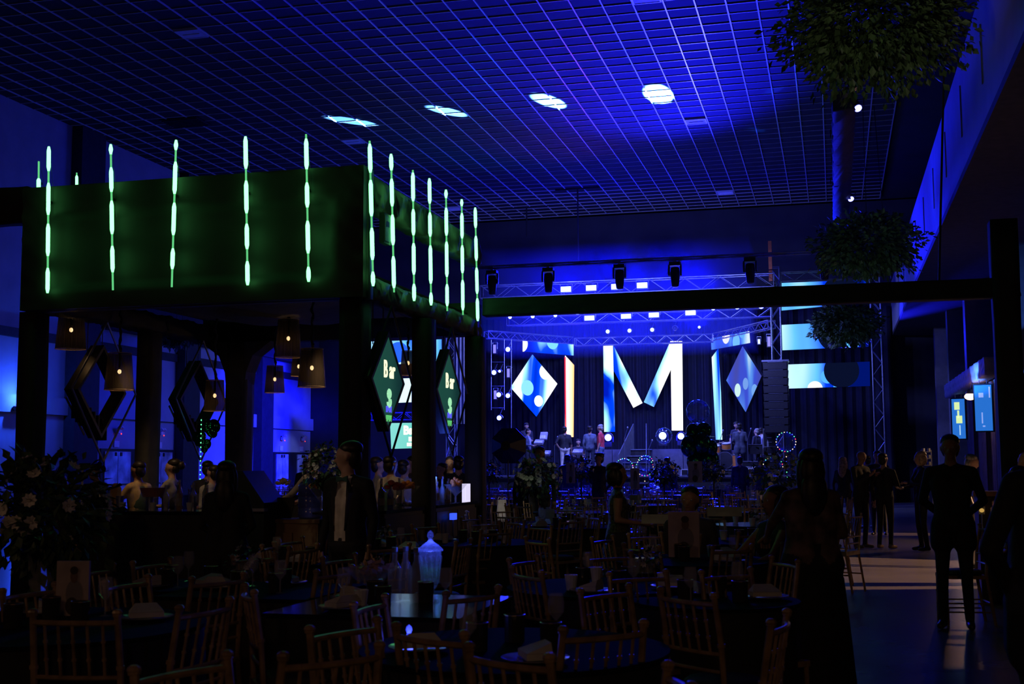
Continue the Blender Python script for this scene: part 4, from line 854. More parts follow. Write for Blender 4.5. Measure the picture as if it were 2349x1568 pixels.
for i, (px, py, rad, ph) in enumerate(((1482, 1300, .09, 'the table with the portrait board'), (560, 1312, .1, 'the table left of centre'), (860, 1330, .08, 'the table with the glass jar'), (880, 1238, .08, 'the table under the man in the dinner jacket'))):
    q = on(px, py+12); bouquet(q.x, q.y, .762, rad, 'low posy of pale flowers on '+ph, .04, 90, 10, FL_S, .04, 40+i)
# glass jars, with point lights added inside for their glow
M_JAR = mat('cut_glass', (.6, .7, 1),   .12, alpha=.32, scale=30, bump=.6)
def jar(px, ytop, ybot, Y, label):
    b = atY(px, ybot, Y); t_ = atY(px, ytop, Y); H = t_.z-b.z; t = T('glass_jar', label, 'jar', b); s = H/.45
    ob('jar_body', G().lathe([(r*s, z*s) for r, z in ((.06, 0), (.055, .012), (.012, .03), (.016, .06), (.045, .1), (.062, .14), (.072, .3), (.07, .32))], n=12), M_JAR, t)
    for k in range(12): a = 2*math.pi*k/12; ob('cut_flute', G().cyl((.056*s*math.cos(a), .056*s*math.sin(a), .12*s), (.073*s*math.cos(a+.25), .073*s*math.sin(a+.25), .29*s), .004, n=5), M_JAR, t)
    ob('lid', G().lathe([(r*s, z*s) for r, z in ((.082, .32), (.082, .33), (.05, .36), (.02, .38), (.012, .395), (.022, .415), (.018, .435), (.002, .45))], n=16), M_JAR, t)
    return b
b = jar(987, 1216, 1380, NTW[2][1]+.15, 'tall cut-glass jar with lid glowing blue, centre of the picture'); light('POINT', 'jar_fill', b+Vector((0, 0, .3)), .55, (.08, .12, 1), .02); light('POINT', 'jar_fill', b+Vector((0, 0, .17)), .015, (.05, .8, .5), .02)
b = jar(938, 1432, 1590, 5.0, 'second cut-glass jar behind the lowest chairs'); light('POINT', 'jar_fill', b+Vector((0, 0, .25)), .5, (.06, .08, 1), .02)
# sweets bowl
p = on(850, 1372); t = T('candy_bowl', 'wide footed glass bowl of wrapped sweets on the table with the glass jar', 'bowl', p)
ob('bowl_glass', G().lathe([(.06, 0), (.012, .012), (.012, .06), (.08, .1), (.16, .17), (.155, .17), (.07, .105)], n=20), M_GLASS, t)
for k in range(26): a = rnd.uniform(0, 6.28); q_ = rnd.uniform(0, .12); ob('sweet', G().box((0, 0, 0), (.045, .03, .02)), mat('wrapper', (.35, .22, .2), .4), t, loc=(q_*math.cos(a), q_*math.sin(a), .14+rnd.uniform(0, .06)), rot=(rnd.uniform(-1, 1), rnd.uniform(-1, 1), a))
ob('cup', cup_me, loc=on(828, 1392), label='small frosted cup in front of the candy bowl', cat='cup')
for i, (px, py) in enumerate(((930, 1315), (955, 1320), (905, 1318))):
    q = on(px, py+60); t = T('bottle', 'clear bottle beside the glass jar, '+('middle', 'right', 'left')[i]+' one of three', 'bottle', q)
    ob('bottle_body', G().lathe([(.035, 0), (.038, .02), (.038, .17), (.014, .22), (.014, .27)], n=14), M_GLASS, t); ob('bottle_cap', G().cyl((0, 0, .265), (0, 0, .29), .017), M_METAL, t)
# white bag on the distant chair, boxes
q = atY(1152, 1168, 20); t = T('white_bag', 'white cloth bag with two handles hung on a chair far left of the aisle tables', 'bag', (q.x, q.y, q.z-.1)); g = G()
n = 14; vs = []
for j in range(7):
    z = .36-.06*j
    for i in range(n): a = 2*math.pi*i/n; w_ = .07+.035*j/6+.008*math.sin(i*3); vs.append((w_*math.cos(a), .05*math.sin(a), z-.1))
g.add(vs, [(j*n+i, j*n+(i+1) % n, (j+1)*n+(i+1) % n, (j+1)*n+i) for j in range(6) for i in range(n)]+[tuple(range(6*n, 7*n))]); ob('bag_body', g, mat('white_cloth_bag', (.8, .78, .75), .7, bump=.6), t, smooth=True)
for s in (-1, 1): ob('handle', G().ring((s*.04, 0, .27), .03, .005, 10, 5, 'y', 0, math.pi), M_WHITE, t)
light('SPOT', 'fill_spot', (q.x-.6, 17.0, 3.0), 90, (1, .88, .75), .05, (q.x, 20, .7), 20, .5)  # added fill on the white bag
# settings of the distant tables
for j, (X, Y) in enumerate(FT):
    rowt = sorted([t[0] for t in FT if t[1] == Y], reverse=True); i = rowt.index(X)
    ph = 'the %s-row table %s from the aisle' % (rows[int((Y-15.6)/3.6+.1)], ('first', 'second', 'third', 'fourth', 'fifth', 'sixth', 'seventh', 'eighth', 'ninth', 'tenth')[i])
    for k in range(4 if Y < 34 else 2):
        a = rnd.uniform(0, 6.28); ob('cup', cup_me, loc=(X+.4*math.cos(a), Y+.4*math.sin(a), .762), label='frosted white cup on '+ph, cat='cup', group='frosted cups on '+ph)
    for k in range(4 if Y < 30 else 1):
        a = rnd.uniform(0, 6.28); ob('wine_glass', glass_me, loc=(X+.3*math.cos(a), Y+.3*math.sin(a), .762), label='wine glass on '+ph, cat='glass', group='wine glasses on '+ph)
    if j % 2 == 0: ob('plate', plate_me, loc=(X+.1, Y-.35, .762), label='silver plate on '+ph, cat='plate')
    if j % 3 == 1: ob('menu_card', G().box((0, 0, .09), (.2, .004, .18)), M_PAPER, loc=(X-.1, Y-.2, .762), label='upright cream card on '+ph, cat='card')
    if j % 3 == 0: bouquet(X, Y, .762, .12, 'low dark posy on '+ph, .03, 60, 5, FL_S, .05, 60+j)
for px, py, w_, ph in ((1662, 1173, .3, 'behind the seated guest'), (1505, 1190, .26, 'under the hands of the woman in sequins')):
    q = atY(px, py, 11.2); t = ob('menu_card', G().box((0, 0, 0), (w_, .004, .12)), M_PAPER, loc=q, rot=(R(-50), 0, R(4)), label='cream paper sheet '+ph, cat='paper')

# ================================================================== BAR COUNTER
M_COUNTER = mat('black_counter_panel', (.02, .02, .024), .5, scale=4)
def counter(x0, x1, y0, y1, label, top=M_TTOP):
    t = T('bar_counter', label, 'counter', ((x0+x1)/2, (y0+y1)/2, 0)); w_, d = x1-x0, y1-y0
    ob('counter_body', G().box((0, 0, .49), (w_-.06, d-.06, .98)), M_COUNTER, t); ob('countertop', G().box((0, 0, .995), (w_, d, .035)), top, t)
    n = max(1, int(max(w_, d)/.8))
    for k in range(n):
        if w_ > d: ob('front_panel', G().box((-w_/2+w_*(k+.5)/n, -d/2+.022, .5), (w_/n-.03, .02, .86)), M_COUNTER, t)
        else: ob('front_panel', G().box((w_/2-.022, -d/2+d*(k+.5)/n, .5), (.02, d/n-.03, .86)), M_COUNTER, t)
counter(-8.55, -6.2, 12.3, 12.85, 'front bar counter on the left, crowded with bottles')
counter(-5.3, -4.72, 12.75, 14.1, 'right side bar counter between the near and middle pillars')
counter(-5.3, -4.72, 14.55, 16.3, 'right side bar counter beyond the middle pillar, lit blue')
counter(-8.1, -5.4, 16.0, 16.38, 'rear bar counter with fruit bowls')
counter(-8.95, -8.4, 12.9, 13.3, 'left side bar counter')
t = T('wooden_kiosk', 'warm brown drinks stand between the bar and the dinner-jacket man', 'stand', (-5.55, 12.4, 0)); M_WOODK = mat('warm_wood', (.35, .22, .12), .6, scale=5)
ob('stand_body', G().box((0, 0, .45), (.55, .4, .9)), M_WOODK, t); ob('stand_top', G().box((0, 0, .92), (.6, .45, .04)), M_WOODK, t)
for k in (-1, 1): ob('door', G().box((k*.135, -.21, .45), (.25, .02, .7)), M_WOODK, t)
def lathe_ob(name, prof, m, loc, label, cat, group=None, n=14): return ob(name, G().lathe(prof, n=n), m, loc=loc, label=label, cat=cat, group=group, smooth=False)
q = Vector((-5.45, 12.4, .945)); t = T('water_bottle', 'large ribbed blue water-cooler bottle on the wooden stand', 'bottle', q); M_WB = mat('blue_water_plastic', (.12, .15, .75), .2, coat=.5)
ob('bottle_body', G().lathe([(.12, 0), (.13, .02), (.13, .1), (.122, .11), (.13, .12), (.13, .22), (.122, .23), (.13, .24), (.13, .34), (.11, .38), (.04, .42), (.04, .46)], n=24), M_WB, t, smooth=True); ob('bottle_cap', G().cyl((0, 0, .455), (0, 0, .48), .045), M_WHITE, t)
ob('display_card', G().add([(-.12, 0, .22), (.12, 0, .22), (.08, -.02, 0), (-.08, -.02, 0), (-.12, .01, .22), (.12, .01, .22), (.08, -.01, 0), (-.08, -.01, 0)], [(0, 1, 2, 3), (7, 6, 5, 4), (0, 4, 5, 1), (3, 2, 6, 7)]), M_PLAST, loc=(-5.7, 12.3, .945), label='tilted black menu board in front of the water bottle', cat='menu board')
t = T('drinks_machine', 'dark slanted machine with a teal sheen behind the long-haired person', 'machine', (-5.95, 12.0, 0)); ob('machine_body', G().prism([(-.2, 0), (.2, 0), (.2, 1.12), (-.05, 1.45), (-.2, 1.45)], .5, Matrix.Translation((0, -.1, 0))), mat('teal_black', (.02, .05, .06), .3), t); ob('drip_tray', G().box((.1, -.16, 1.05), (.3, .1, .03)), M_METAL, t)
# bottles, glasses, fruit on the counters
BM = [mat('bottle_%d' % i, c, .1, alpha=.6) for i, c in enumerate(((.5, .55, .6), (.1, .25, .15), (.5, .3, .1), (.1, .15, .6)))]
def bottle(x, y, z, i, label, group):
    t = T('bottle', label, 'bottle', (x, y, z), 0, group); h = .26+.03*(i % 3)
    ob('bottle_body', G().lathe([(.034, 0), (.036, .01), (.036, h*.6), (.013, h*.78), (.012, h)], n=12), BM[i % 4], t); ob('bottle_cap', G().cyl((0, 0, h-.01), (0, 0, h+.02), .014, n=8), M_METAL, t); ob('bottle_label', G().lathe([(.0368, h*.15), (.0368, h*.42)], n=12, cap=False), M_PAPER, t)
for i in range(12): bottle(-7.3+.085*i, 12.62+.12*(i % 2), 1.013, i, 'liquor bottle in the cluster right of the grey-shirted bartender', 'bottles on the front bar counter')
for i in range(7): bottle(-4.95+.03*(i % 2), 15.0+.12*i, 1.013, i+1, 'blue-lit bottle on the far right bar counter', 'bottles on the right bar counter')
for i in range(6): bottle(-4.98+.05*(i % 2), 13.0+.15*i, 1.013, i, 'bottle on the near right bar counter', 'bottles on the near right bar counter')
shaker = G().lathe([(.035, 0), (.045, .16), (.043, .16), (.03, .01)], n=14).mesh('shaker', M_METAL)
for i, px in enumerate((175, 214, 245, 350, 449, 282)): q = atZ(px, 1165, 1.02); ob('cocktail_shaker', shaker, loc=(atY(px, 1100, 12.6).x, 12.55, 1.013), label='steel cocktail shaker on the front bar counter, '+('leftmost', 'second', 'third', 'beside the red drink bowl', 'tallest among the bottles', 'before the barmaid')[i], cat='shaker')
for i in range(14): ob('tumbler', cup_me if i % 3 == 0 else glass_me, loc=(-8.2+.14*i, 12.45+.06*(i % 2), 1.013), label='glass standing in the row on the front bar counter', cat='glass', group='glasses on the front bar counter')
t = T('white_candle', 'tall thin white candle on the bar counter', 'candle', (atY(190, 1060, 12.5).x, 12.5, 1.013)); ob('candle_stick', G().cyl((0, 0, .05), (0, 0, .5), .012), M_WHITE, t); ob('candle_base', G().cyl((0, 0, 0), (0, 0, .06), .04, .02), M_METAL, t)
ob('juice_carton', G().box((0, 0, .12), (.09, .09, .24)).prism([(-.045, .24), (.045, .24), (0, .3)], .09, Matrix.Translation((0, -.045, 0))), mat('yellow_carton', (.6, .35, .1), .6), loc=(-8.0, 12.72, 1.013), label='yellow carton behind the shakers at the left of the counter', cat='carton')
t = T('punch_bowl', 'footed glass bowl of red drink between the two left-facing bartenders', 'bowl', (atY(352, 1060, 12.6).x, 12.6, 1.013))
ob('bowl_glass', G().lathe([(.09, 0), (.02, .02), (.02, .09), (.12, .15), (.15, .27)], n=20, cap=False), M_GLASS, t); ob('red_drink', G().lathe([(.11, .15), (.142, .25)], n=20), mat('red_drink', (.35, .01, .02), .2), t)
M_OR = mat('orange_fruit', (.9, .32, .06), .5); M_RD = mat('red_fruit', (.75, .14, .08), .5); M_YF = mat('pale_fruit', (.8, .65, .4), .5)
for i, (px, py, Y, m, lb) in enumerate(((595, 1118, 16.4, M_RD, 'bowl of red sliced fruit on the rear counter'), (650, 1108, 16.4, M_YF, 'bowl of pale fruit above the water bottle'), (716, 1112, 15.4, M_OR, 'bowl of orange fruit in the hands of the bartender'), (738, 1116, 11.8, M_OR, 'orange fruit heap beside the bouquet on the counter'), (1045, 1112, 15.4, M_OR, 'glass bowl of orange fruit on the blue-lit counter'), (905, 1118, 13.3, M_RD, 'bowl of red fruit on the near right counter'), (935, 1116, 13.9, M_OR, 'bowl of orange fruit on the near right counter'))):
    q = atY(px, py, Y); zb = 1.013; t = T('fruit_bowl', lb, 'bowl', (q.x, Y, zb)); hz = max(.05, q.z-zb-.05)
    ob('bowl_glass', G().lathe([(.06, 0), (.012, .01), (.012, hz*.5), (.1, hz), (.15, hz+.06)], n=18, cap=False), M_GLASS, t)
    for k in range(14): a = rnd.uniform(0, 6.28); d_ = rnd.uniform(0, .1); ob('fruit_piece', G().ell((0, 0, 0), (.04, .032, .024), 8, 6), m, t, loc=(d_*math.cos(a), d_*math.sin(a), hz+.05+rnd.uniform(0, .08)*(1-d_*6)), rot=(rnd.uniform(-1, 1), rnd.uniform(-1, 1), 0), smooth=True)
ob('white_box', G().box((0, 0, .12), (.12, .05, .24)).box((0, -.028, .12), (.1, .006, .2)), EM('glowing_white', (.75, .7, .95), 1), loc=(atX(1068, 1120, -4.76).x, 15.9, 1.013), rot=(0, 0, R(70)), label='small upright glowing white box on the blue-lit counter', cat='light panel')  # white box with its own emission
light('POINT', 'counter_glow', (-4.95, 15.1, 1.35), 9, (.05, .12, 1), .05)
t = T('bar_sink_light', 'blue glowing fixture under the end of the blue-lit counter', 'light', (-4.66, 15.0, .9)); ob('glow_panel', G().box((0, 0, -.04), (.06, .12, .08)), EM('blue_glow_panel', (.05, .12, 1.3), 1), t); ob('pipe', G().cyl((0, 0, -.08), (0, 0, -.7), .012), M_METAL, t)
for i, (px, Y) in enumerate(((440, 16.0), (610, 15.6), (835, 14.6))): pass
t = T('portrait_stand', 'portrait card of a smiling man behind the water bottle', 'photo board', (-6.9, 16.5, 1.013)); ob('board_panel', G().box((0, 0, .15), (.2, .015, .3)), M_PAPER, t); ob('printed_figure', G().ell((.03, -.01, .12), (.05, .004, .07), 12, 8), M_SKIN2, t); ob('printed_figure', G().ell((.03, -.012, .18), (.055, .004, .03), 12, 8), M_HAIR, t)
# foil balloons beside the left frames
def balloon_string(t, x0, z0, x1, z1, n, cols, y=0, r=.012):
    ob('string', G().cyl((x0, y, z0), (x1, y, z1), .004, n=4), M_METAL, t)
    for k in range(n):
        f = (k+.5)/n; ob('led', G().ell((x0+(x1-x0)*f, y-.01, z0+(z1-z0)*f), (r, r, r), 6, 4), cols[k % len(cols)], t)
LG = EM('led_green', (.3, 3.5, .9), 1); LR = EM('led_red', (4, .12, .15), 1); LW = EM('led_warm', (4, 2.6, 1.2), 1); LB = EM('led_blue2', (.2, .4, 5), 1); LM = [LW, LG, LB, LR, LB, LW, LG]
q = atY(470, 1000, 15.6); t = T('foil_balloons', 'dark green heart-shaped foil balloons on a lit string beside the second diamond frame', 'balloons', q); M_FOIL = mat('green_foil', (.02, .16, .1), .12, metal=.9, bump=.4)
for dx, dz, rot, s in ((.09, .12, -35, .17), (-.09, -.02, 20, .13), (.0, -.12, 5, .12)):
    g = G(); M = Matrix.Rotation(R(rot), 3, 'Y')
    g.ell((dx-s*.28, 0, dz+s*.1), (s*.55, s*.28, s*.6), 12, 8, M).ell((dx+s*.28, 0, dz+s*.1), (s*.55, s*.28, s*.6), 12, 8, M).ell((dx, 0, dz-s*.2), (s*.5, s*.26, s*.75), 12, 8, M); ob('balloon', g, M_FOIL, t, smooth=True)
balloon_string(t, 0, .25, 0, -.62, 14, [LG], -.1, .009)

# ================================================================== STAGE
ZS, YS = 1.1, 42.4
st_ = T('stage', 'long black stage with a raised rear deck across the end of the hall', 'stage', (0, 0, 0)); M_DECK = mat('stage_deck', (.12, .12, .14), .35)
for k in range(6): ob('deck_panel', G().box((-12.6+2.05*k, (YS+46.5)/2, ZS-.05), (2.03, 46.5-YS, .1)), M_DECK, st_)
for k in range(6): ob('front_panel', G().box((-12.6+2.05*k, YS+.05, .52), (2.03, .06, 1.02)), M_BLACKCLOTH, st_)
ob('edge_strip', G().box((-7.4, YS-.01, ZS-.02), (12.2, .05, .05)), M_METAL, st_)
rx0, rx1 = atY(1320, 1060, 45.5).x, atY(1648, 1060, 45.5).x
for k in range(4): w_ = (rx1-rx0)/4; ob('riser_panel', G().box((rx0+w_*(k+.5), 47.4, (ZS+2.05)/2), (w_-.02, 3.0, 2.05-ZS)), mat('riser_cloth', (.10, .10, .12), .6), st_)
for k, (a, b) in enumerate(((-14.5, -11.9), (-11.9, -9.3), (-9.3, -6.6), (-6.6, -4.0), (-4.0, -1.4), (-1.4, 2.2))):
    g = G(); n = 50; vs = []
    for j in (0, 1):
        for i in range(n+1): x = a+(b-a)*i/n; vs.append((x, 49.4+.05*math.sin(i*1.3+k)+.03*math.sin(i*.5), [0.02, 7.5][j]))
    g.add(vs, [(i, i+1, n+2+i, n+1+i) for i in range(n)]); ob('backdrop_curtain', g, mat('navy_backdrop', (.008, .01, .028), .8), label='navy stage backdrop curtain, '+('leftmost length', 'second length from the left', 'length left of the letter M', 'length behind the letter M', 'length right of the letter M', 'rightmost length')[k], cat='curtain')
def ontoplane(x, y, P0, n):
    r = ray(x, y); r = Vector(r); o = Vector((0, 0, EYE)); return o+r*((P0-o).dot(n)/r.dot(n))
def led(label, pts, P0, dx, m, cat='LED screen'):
    """LED panel: outline on the plane through P0 that runs along dx; front faces the hall"""
    n = Vector((-dx.y, dx.x, 0)).normalized(); W = [ontoplane(x, y, P0, n) for x, y in pts]; c = sum(W, Vector())/len(W)
    L = [((p-c).dot(dx), p.z-c.z) for p in W]
    if sum(L[i][0]*L[(i+1) % len(L)][1]-L[(i+1) % len(L)][0]*L[i][1] for i in range(len(L))) < 0: L = L[::-1]
    t = T('led_panel', label, cat, c, math.atan2(dx.y, dx.x)); ob('display', G().prism(L, .02, Matrix.Translation((0, -.02, 0))), m, t); ob('housing', G().prism([(x*.99, z*.995) for x, z in L], .12), M_BLACK, t)
    return t, c, L
CX = Vector((1, 0, 0)); PC = Vector((0, 48.8, 0))
WL0 = atY(1320, 785, 48.8); WL1 = atY(1115, 765, 45.3); dL = (WL0-WL1); dL.z = 0; dL.normalize()
WR0 = atY(1633, 775, 48.8); WR1 = atY(1770, 743, 44.6); dR = (WR1-WR0); dR.z = 0; dR.normalize()
DB = ((0, .01, .45), (.0, .06, 1), (.3, .8, 1), (1, 1, 1))
W1 = ((.05, .25, .9), (.4, .85, 1), (1, 1, 1), (1, 1, 1))
led('upright left leg of the giant LED letter M', [(1384, 790), (1406, 790), (1411, 990), (1386, 990)], PC, CX, screen_mat('m_left', cols=DB, seed=2, stretch=(1, 1, .6), sc=.9, pos=(.34, .43, .5, .6)))
led('left diagonal stroke of the giant LED letter M', [(1406, 789), (1474, 924), (1453, 935), (1408, 850)], PC, CX, screen_mat('m_dl', cols=DB, seed=5.3, sc=.9, pos=(.3, .4, .45, .5)))
led('right diagonal stroke of the giant LED letter M', [(1538, 782), (1540, 845), (1500, 933), (1477, 922)], PC, CX, screen_mat('m_dr', cols=DB, seed=9, sc=.9, pos=(.28, .36, .42, .48)))
led('upright right leg of the giant LED letter M', [(1538, 782), (1565, 782), (1567, 987), (1541, 987)], PC, CX, screen_mat('m_right', cols=DB, seed=11, sc=.8, pos=(.28, .37, .42, .48)))
led('LED banner at the top of the left stage wing', [(1199, 779), (1315, 789), (1315, 815), (1199, 806)], WL0, dL, screen_mat('bl', ((-1.4, .1, .35, (1, 1, 1)), (.2, .25, .3, (.2, .65, .9))), cols=DB, seed=3, sc=.7, pos=(.34, .44, .52, .62)))
led('LED diamond on the left stage wing', [(1221, 813), (1278, 880), (1230, 955), (1171, 888)], WL0, dL, screen_mat('dl', ((.55, .55, .3, (.95, 1, 1)), (-.9, -.4, .3, (.8, 1, 1)), (-.35, -.1, .3, (.25, .7, 1)), (.2, -.6, .22, (.9, 1, 1))), cols=DB, seed=7.4, sc=.75, rot=.75, stretch=(1, 1, .22), pos=(.3, .37, .42, .48)))
t, c, L = led('narrow orange and white LED bar at the end of the left wing', [(1296, 815), (1316.5, 837), (1315, 1002), (1296, 1002)], WL0, dL, screen_mat('ol', cols=((1.3, .06, .01), (1.3, .45, .05), (1.3, 1.2, .9), (1.3, 1.3, 1.3)), seed=1, sc=.4, stretch=(1.6, 1, .15), rot=.1, pos=(.3, .4, .5, .6)))
x0_ = min(p[0] for p in L); ob('red_edge', G().box((x0_+.02, -.03, -.05), (.05, .02, 3.4)), EM('red_led_edge', (2.2, .03, .04), 1), t)
led('LED banner at the top of the right stage wing', [(1631.5, 776), (1719, 759), (1721, 786), (1633, 802)], WR0, dR, screen_mat('br', ((-.3, .25, .34, (1, 1, 1)), (.55, -.1, .3, (.2, .6, .95)), (1.05, .3, .3, (.15, .5, .9))), cols=((.06, .08, .5), (.04, .12, .9), (.2, .55, 1), (.8, 1, 1)), seed=4, sc=.6, s=.9))
led('LED diamond on the right stage wing', [(1704, 794), (1747, 862), (1711, 944), (1667, 872)], WR0, dR, screen_mat('dr', ((.15, -.2, .22, (.2, .4, .95)), (.85, -.5, .24, (.2, .45, 1)), (-.5, -.4, .25, (.7, 1, 1))), cols=((.07, .08, .42), (.05, .09, .75), (.12, .35, 1), (.7, .95, 1)), seed=8, sc=.6, s=.9, rot=-.5, stretch=(1, 1, .25), pos=(.34, .47, .55, .64)))
led('narrow white LED bar at the inner end of the right wing', [(1633.5, 819), (1648, 800), (1654, 900), (1657, 1008), (1643, 1008)], WR0, dR, screen_mat('wr', cols=DB, seed=6, sc=.45, stretch=(1.5, 1, .2), rot=.3, pos=(.3, .38, .46, .6)))
PS = Vector((0, 45, 0)); SC = ((0, .005, .12), (.0, .04, .85), (.12, .5, 1), (.7, 1, 1)); black = (.002, .004, .02)
for lb, pts, sd, cir in (('top strip of the right LED wall, crossed by the black beam', [(1793, 648), (1990, 640), (1991, 693), (1793, 712)], 2, ((.55, 0, .62, black),)),
                         ('tall middle strip of the right LED wall', [(1793, 745), (1993, 735), (1993, 794), (1795, 803)], 5, ((.45, .1, .72, black), (.95, -.25, .24, (.1, .5, 1)))),
                         ('lowest strip of the right LED wall with pale dots', [(1800, 836), (1995, 829), (1996, 885), (1800, 891)], 9, ((-.42, -.46, .26, (1, 1, 1)), (.5, .15, .6, black), (.02, -.05, .24, (.08, .4, 1)), (.45, -.4, .24, (.08, .4, 1))))):
    led(lb, pts, PS, CX, screen_mat('s_'+str(sd), cir[::-1] if sd == 9 else cir, cols=SC, seed=sd, sc=.45, stretch=(1.3, 1, .3), pos=(.34, .5, .66, .84), grad=-.2))
for lb, pts, sd in (('top strip of the left LED wall seen behind the Bar sign', [(850, 783), (1013, 778), (1013, 830), (850, 838)], 3), ('lower strip of the left LED wall with a white dot', [(850, 870), (944, 867), (944, 922), (850, 926)], 7)):
    led(lb, pts, PS, CX, screen_mat('sl_'+str(sd), ((1.25, .25, .32, (1, 1, 1)),) if sd == 7 else ((-.3, 0, .4, (.02, .12, .9)),), cols=SC, seed=sd, sc=.45, pos=(.3, .38, .45, .55)))
t, c, L = led('teal screen low on the left with partly hidden white letters', [(895, 970), (962, 969), (962, 1027), (898, 1029)], Vector((0, 40, 0)), CX, screen_mat('teal_low', cols=((.15, .7, .62), (.2, .78, .7), (.28, .85, .78), (.35, .9, .85)), seed=1, sc=.5, s=.9), 'screen')
me = text_mesh('Bar', .4, .004, .9, .02); me.materials.append(M_WHITEEM); ob('letters', me, parent=t, loc=(.2, -.04, .17))
ob('letters', G().box((.25, -.04, -.12), (.22, .01, .16)).box((.25, -.04, -.3), (.34, .01, .12)), M_WHITEEM, t)

# trusses
def truss(label, p0, p1, w_=.3, seg=.42, name='truss', m=None, group=None):
    m = m or M_METAL; p0 = Vector(p0); p1 = Vector(p1); d = p1-p0; L = d.length; n = max(2, int(round(L/seg))); sg = L/n
    q = d.to_track_quat('X', 'Z') if abs(d.normalized().z) < .9 else d.to_track_quat('X', 'Y')
    t = T(name, label, 'truss', p0, 0, group); t.rotation_mode = 'QUATERNION'; t.rotation_quaternion = q; h = w_/2; r = .022
    ch = G().cyl((0, 0, 0), (L, 0, 0), r, n=8).mesh('chord', m)
    for a, b in ((-h, -h), (h, -h), (-h, h), (h, h)): ob('chord', ch, parent=t, loc=(0, a, b))
    br = G().cyl((0, 0, -h), (sg, 0, h), .011, n=5).mesh('brace', m); br2 = G().cyl((0, 0, h), (sg, 0, -h), .011, n=5).mesh('brace', m)
    g = G()
    for k in range(n):
        ob('brace', br if k % 2 else br2, parent=t, loc=(k*sg, -h, 0))
        s = 1 if k % 2 else -1
        g.cyl((k*sg, h, -h*s), ((k+1)*sg, h, h*s), .011, n=4); g.cyl((k*sg, -h*s, -h), ((k+1)*sg, h*s, -h), .011, n=4); g.cyl((k*sg, -h*s, h), ((k+1)*sg, h*s, h), .011, n=4)
    ob('rear_bracing', g, m, t, kind='stuff')
    for x in (0, L): ob('end_frame', G().box((x, 0, -h), (.02, w_, .03)).box((x, 0, h), (.02, w_, .03)).box((x, -h, 0), (.02, .03, w_)).box((x, h, 0), (.02, .03, w_)), m, t)
    return t
def lv(a, b): b = Vector(b); a = Vector(a); b.z = a.z = (a.z+b.z)/2; return a, b
truss('upper lighting truss with four bright strobes', *lv(atY(1105, 672, 43.8), atY(1775, 642, 43.8)), .46, .62)
truss('second lighting truss with strobes and round spots', *lv(atY(1165, 737, 46), atY(1770, 716, 46)), .34, .5)
truss('centre truss over the letter M', *lv(atY(1320, 786, 48.5), atY(1636, 773, 48.5)), .3, .36)
truss('slanting truss over the left stage wing', *lv(WL1+Vector((0, 0, .04)), WL0+Vector((-.15, -.2, -.02))), .28, .34)
truss('slanting truss over the right stage wing', *lv(WR0+Vector((.15, -.2, 0)), WR1), .28, .34)
z_ = atY(1790, 640, 44.6).z
for lb, px, Y, z0, z1 in (('upright truss tower right of the letter M behind the speaker stack', 1783, 44.4, ZS, 8.4), ('tall slim truss tower right of the LED wall', 2013, 44.0, 0, 8.0), ('upright truss tower left of the stage behind the Bar sign', 1036, 44.0, 0, 7.0)):
    p = atY(px, 850, Y); truss(lb, (p.x, Y, z0), (p.x, Y, z1), .32, .45, 'truss_tower')
truss('dark truss joining the two towers over the right LED wall', *lv(atY(1792, 640, 44.2), atY(2010, 622, 44.2)), .32, .45, m=mat('dark_truss', (.12, .12, .14), .4, metal=.7))
truss('short truss below the left LED wall', *lv(atY(850, 957, 45.2), atY(948, 953, 45.2)), .28, .36)
truss('front pipe truss carrying the moving heads', *lv(atY(1085, 615, 31), atY(1900, 577, 31)), .06, .8, 'lighting_pipe')
st_r = T('orange_hoist', 'thin orange chain hoist post over the right end of the trusses', 'hoist', atY(1768, 640, 44)); ob('hoist_post', G().box((0, 0, .6), (.12, .1, 1.5)), mat('dull_orange', (.45, .12, .04), .6), st_r); ob('hoist_motor', G().box((0, 0, -.3), (.35, .25, .4)), M_BLACK, st_r)
# fixtures
def moving_head(px, py, Y, label, s=1.0):
    t = T('moving_head', label, 'stage light', atY(px, py, Y)); t.scale = (s, s, s)
    ob('clamp', G().box((0, 0, .03), (.08, .06, .2)), M_METAL, t); ob('base', G().box((0, 0, -.07), (.34, .26, .12)), M_BLACK, t)
    for k in (-1, 1): ob('yoke_arm', G().box((k*.18, 0, -.27), (.045, .12, .34)), M_BLACK, t)
    ob('head', G().lathe([(.06, -.78), (.11, -.76), (.13, -.6), (.15, -.38), (.13, -.2), (.08, -.17)], n=16), M_PLAST, t, smooth=True); ob('lens', G().cyl((0, 0, -.8), (0, 0, -.775), .09), M_GLASS, t)
    for k in (-1, 1): ob('yoke_rim', G().tube([(k*.205, -.05, -.12), (k*.205, -.06, -.4)], .01, 5), M_METAL, t)
    return t
for i, (px, py) in enumerate(((1129, 618), (1258, 612), (1421, 604), (1548, 598), (1720, 589), (1890, 581))): moving_head(px, py+2, 31, 'dark moving-head light hanging from the front pipe, '+('leftmost', 'second', 'third', 'fourth', 'fifth', 'last, half behind the greenery')[i], .82)
def strobe(px, py, Y, w_, h_, label, yaw=0, face_m=None):
    t = T('strobe_light', label, 'stage light', atY(px, py, Y), yaw); ob('housing', G().box((0, .08, 0), (w_+.06, .14, h_+.06)), M_BLACK, t); ob('glowing_face', G().box((0, 0, 0), (w_, .02, h_)), face_m or M_LED, t)
    ob('bracket', G().tube([(-w_/2-.04, .08, 0), (-w_/2-.04, .08, h_/2+.1), (w_/2+.04, .08, h_/2+.1), (w_/2+.04, .08, 0)], .012, 5).cyl((0, .08, h_/2+.1), (0, .6, h_/2+.1), .012, n=5), M_METAL, t); return t
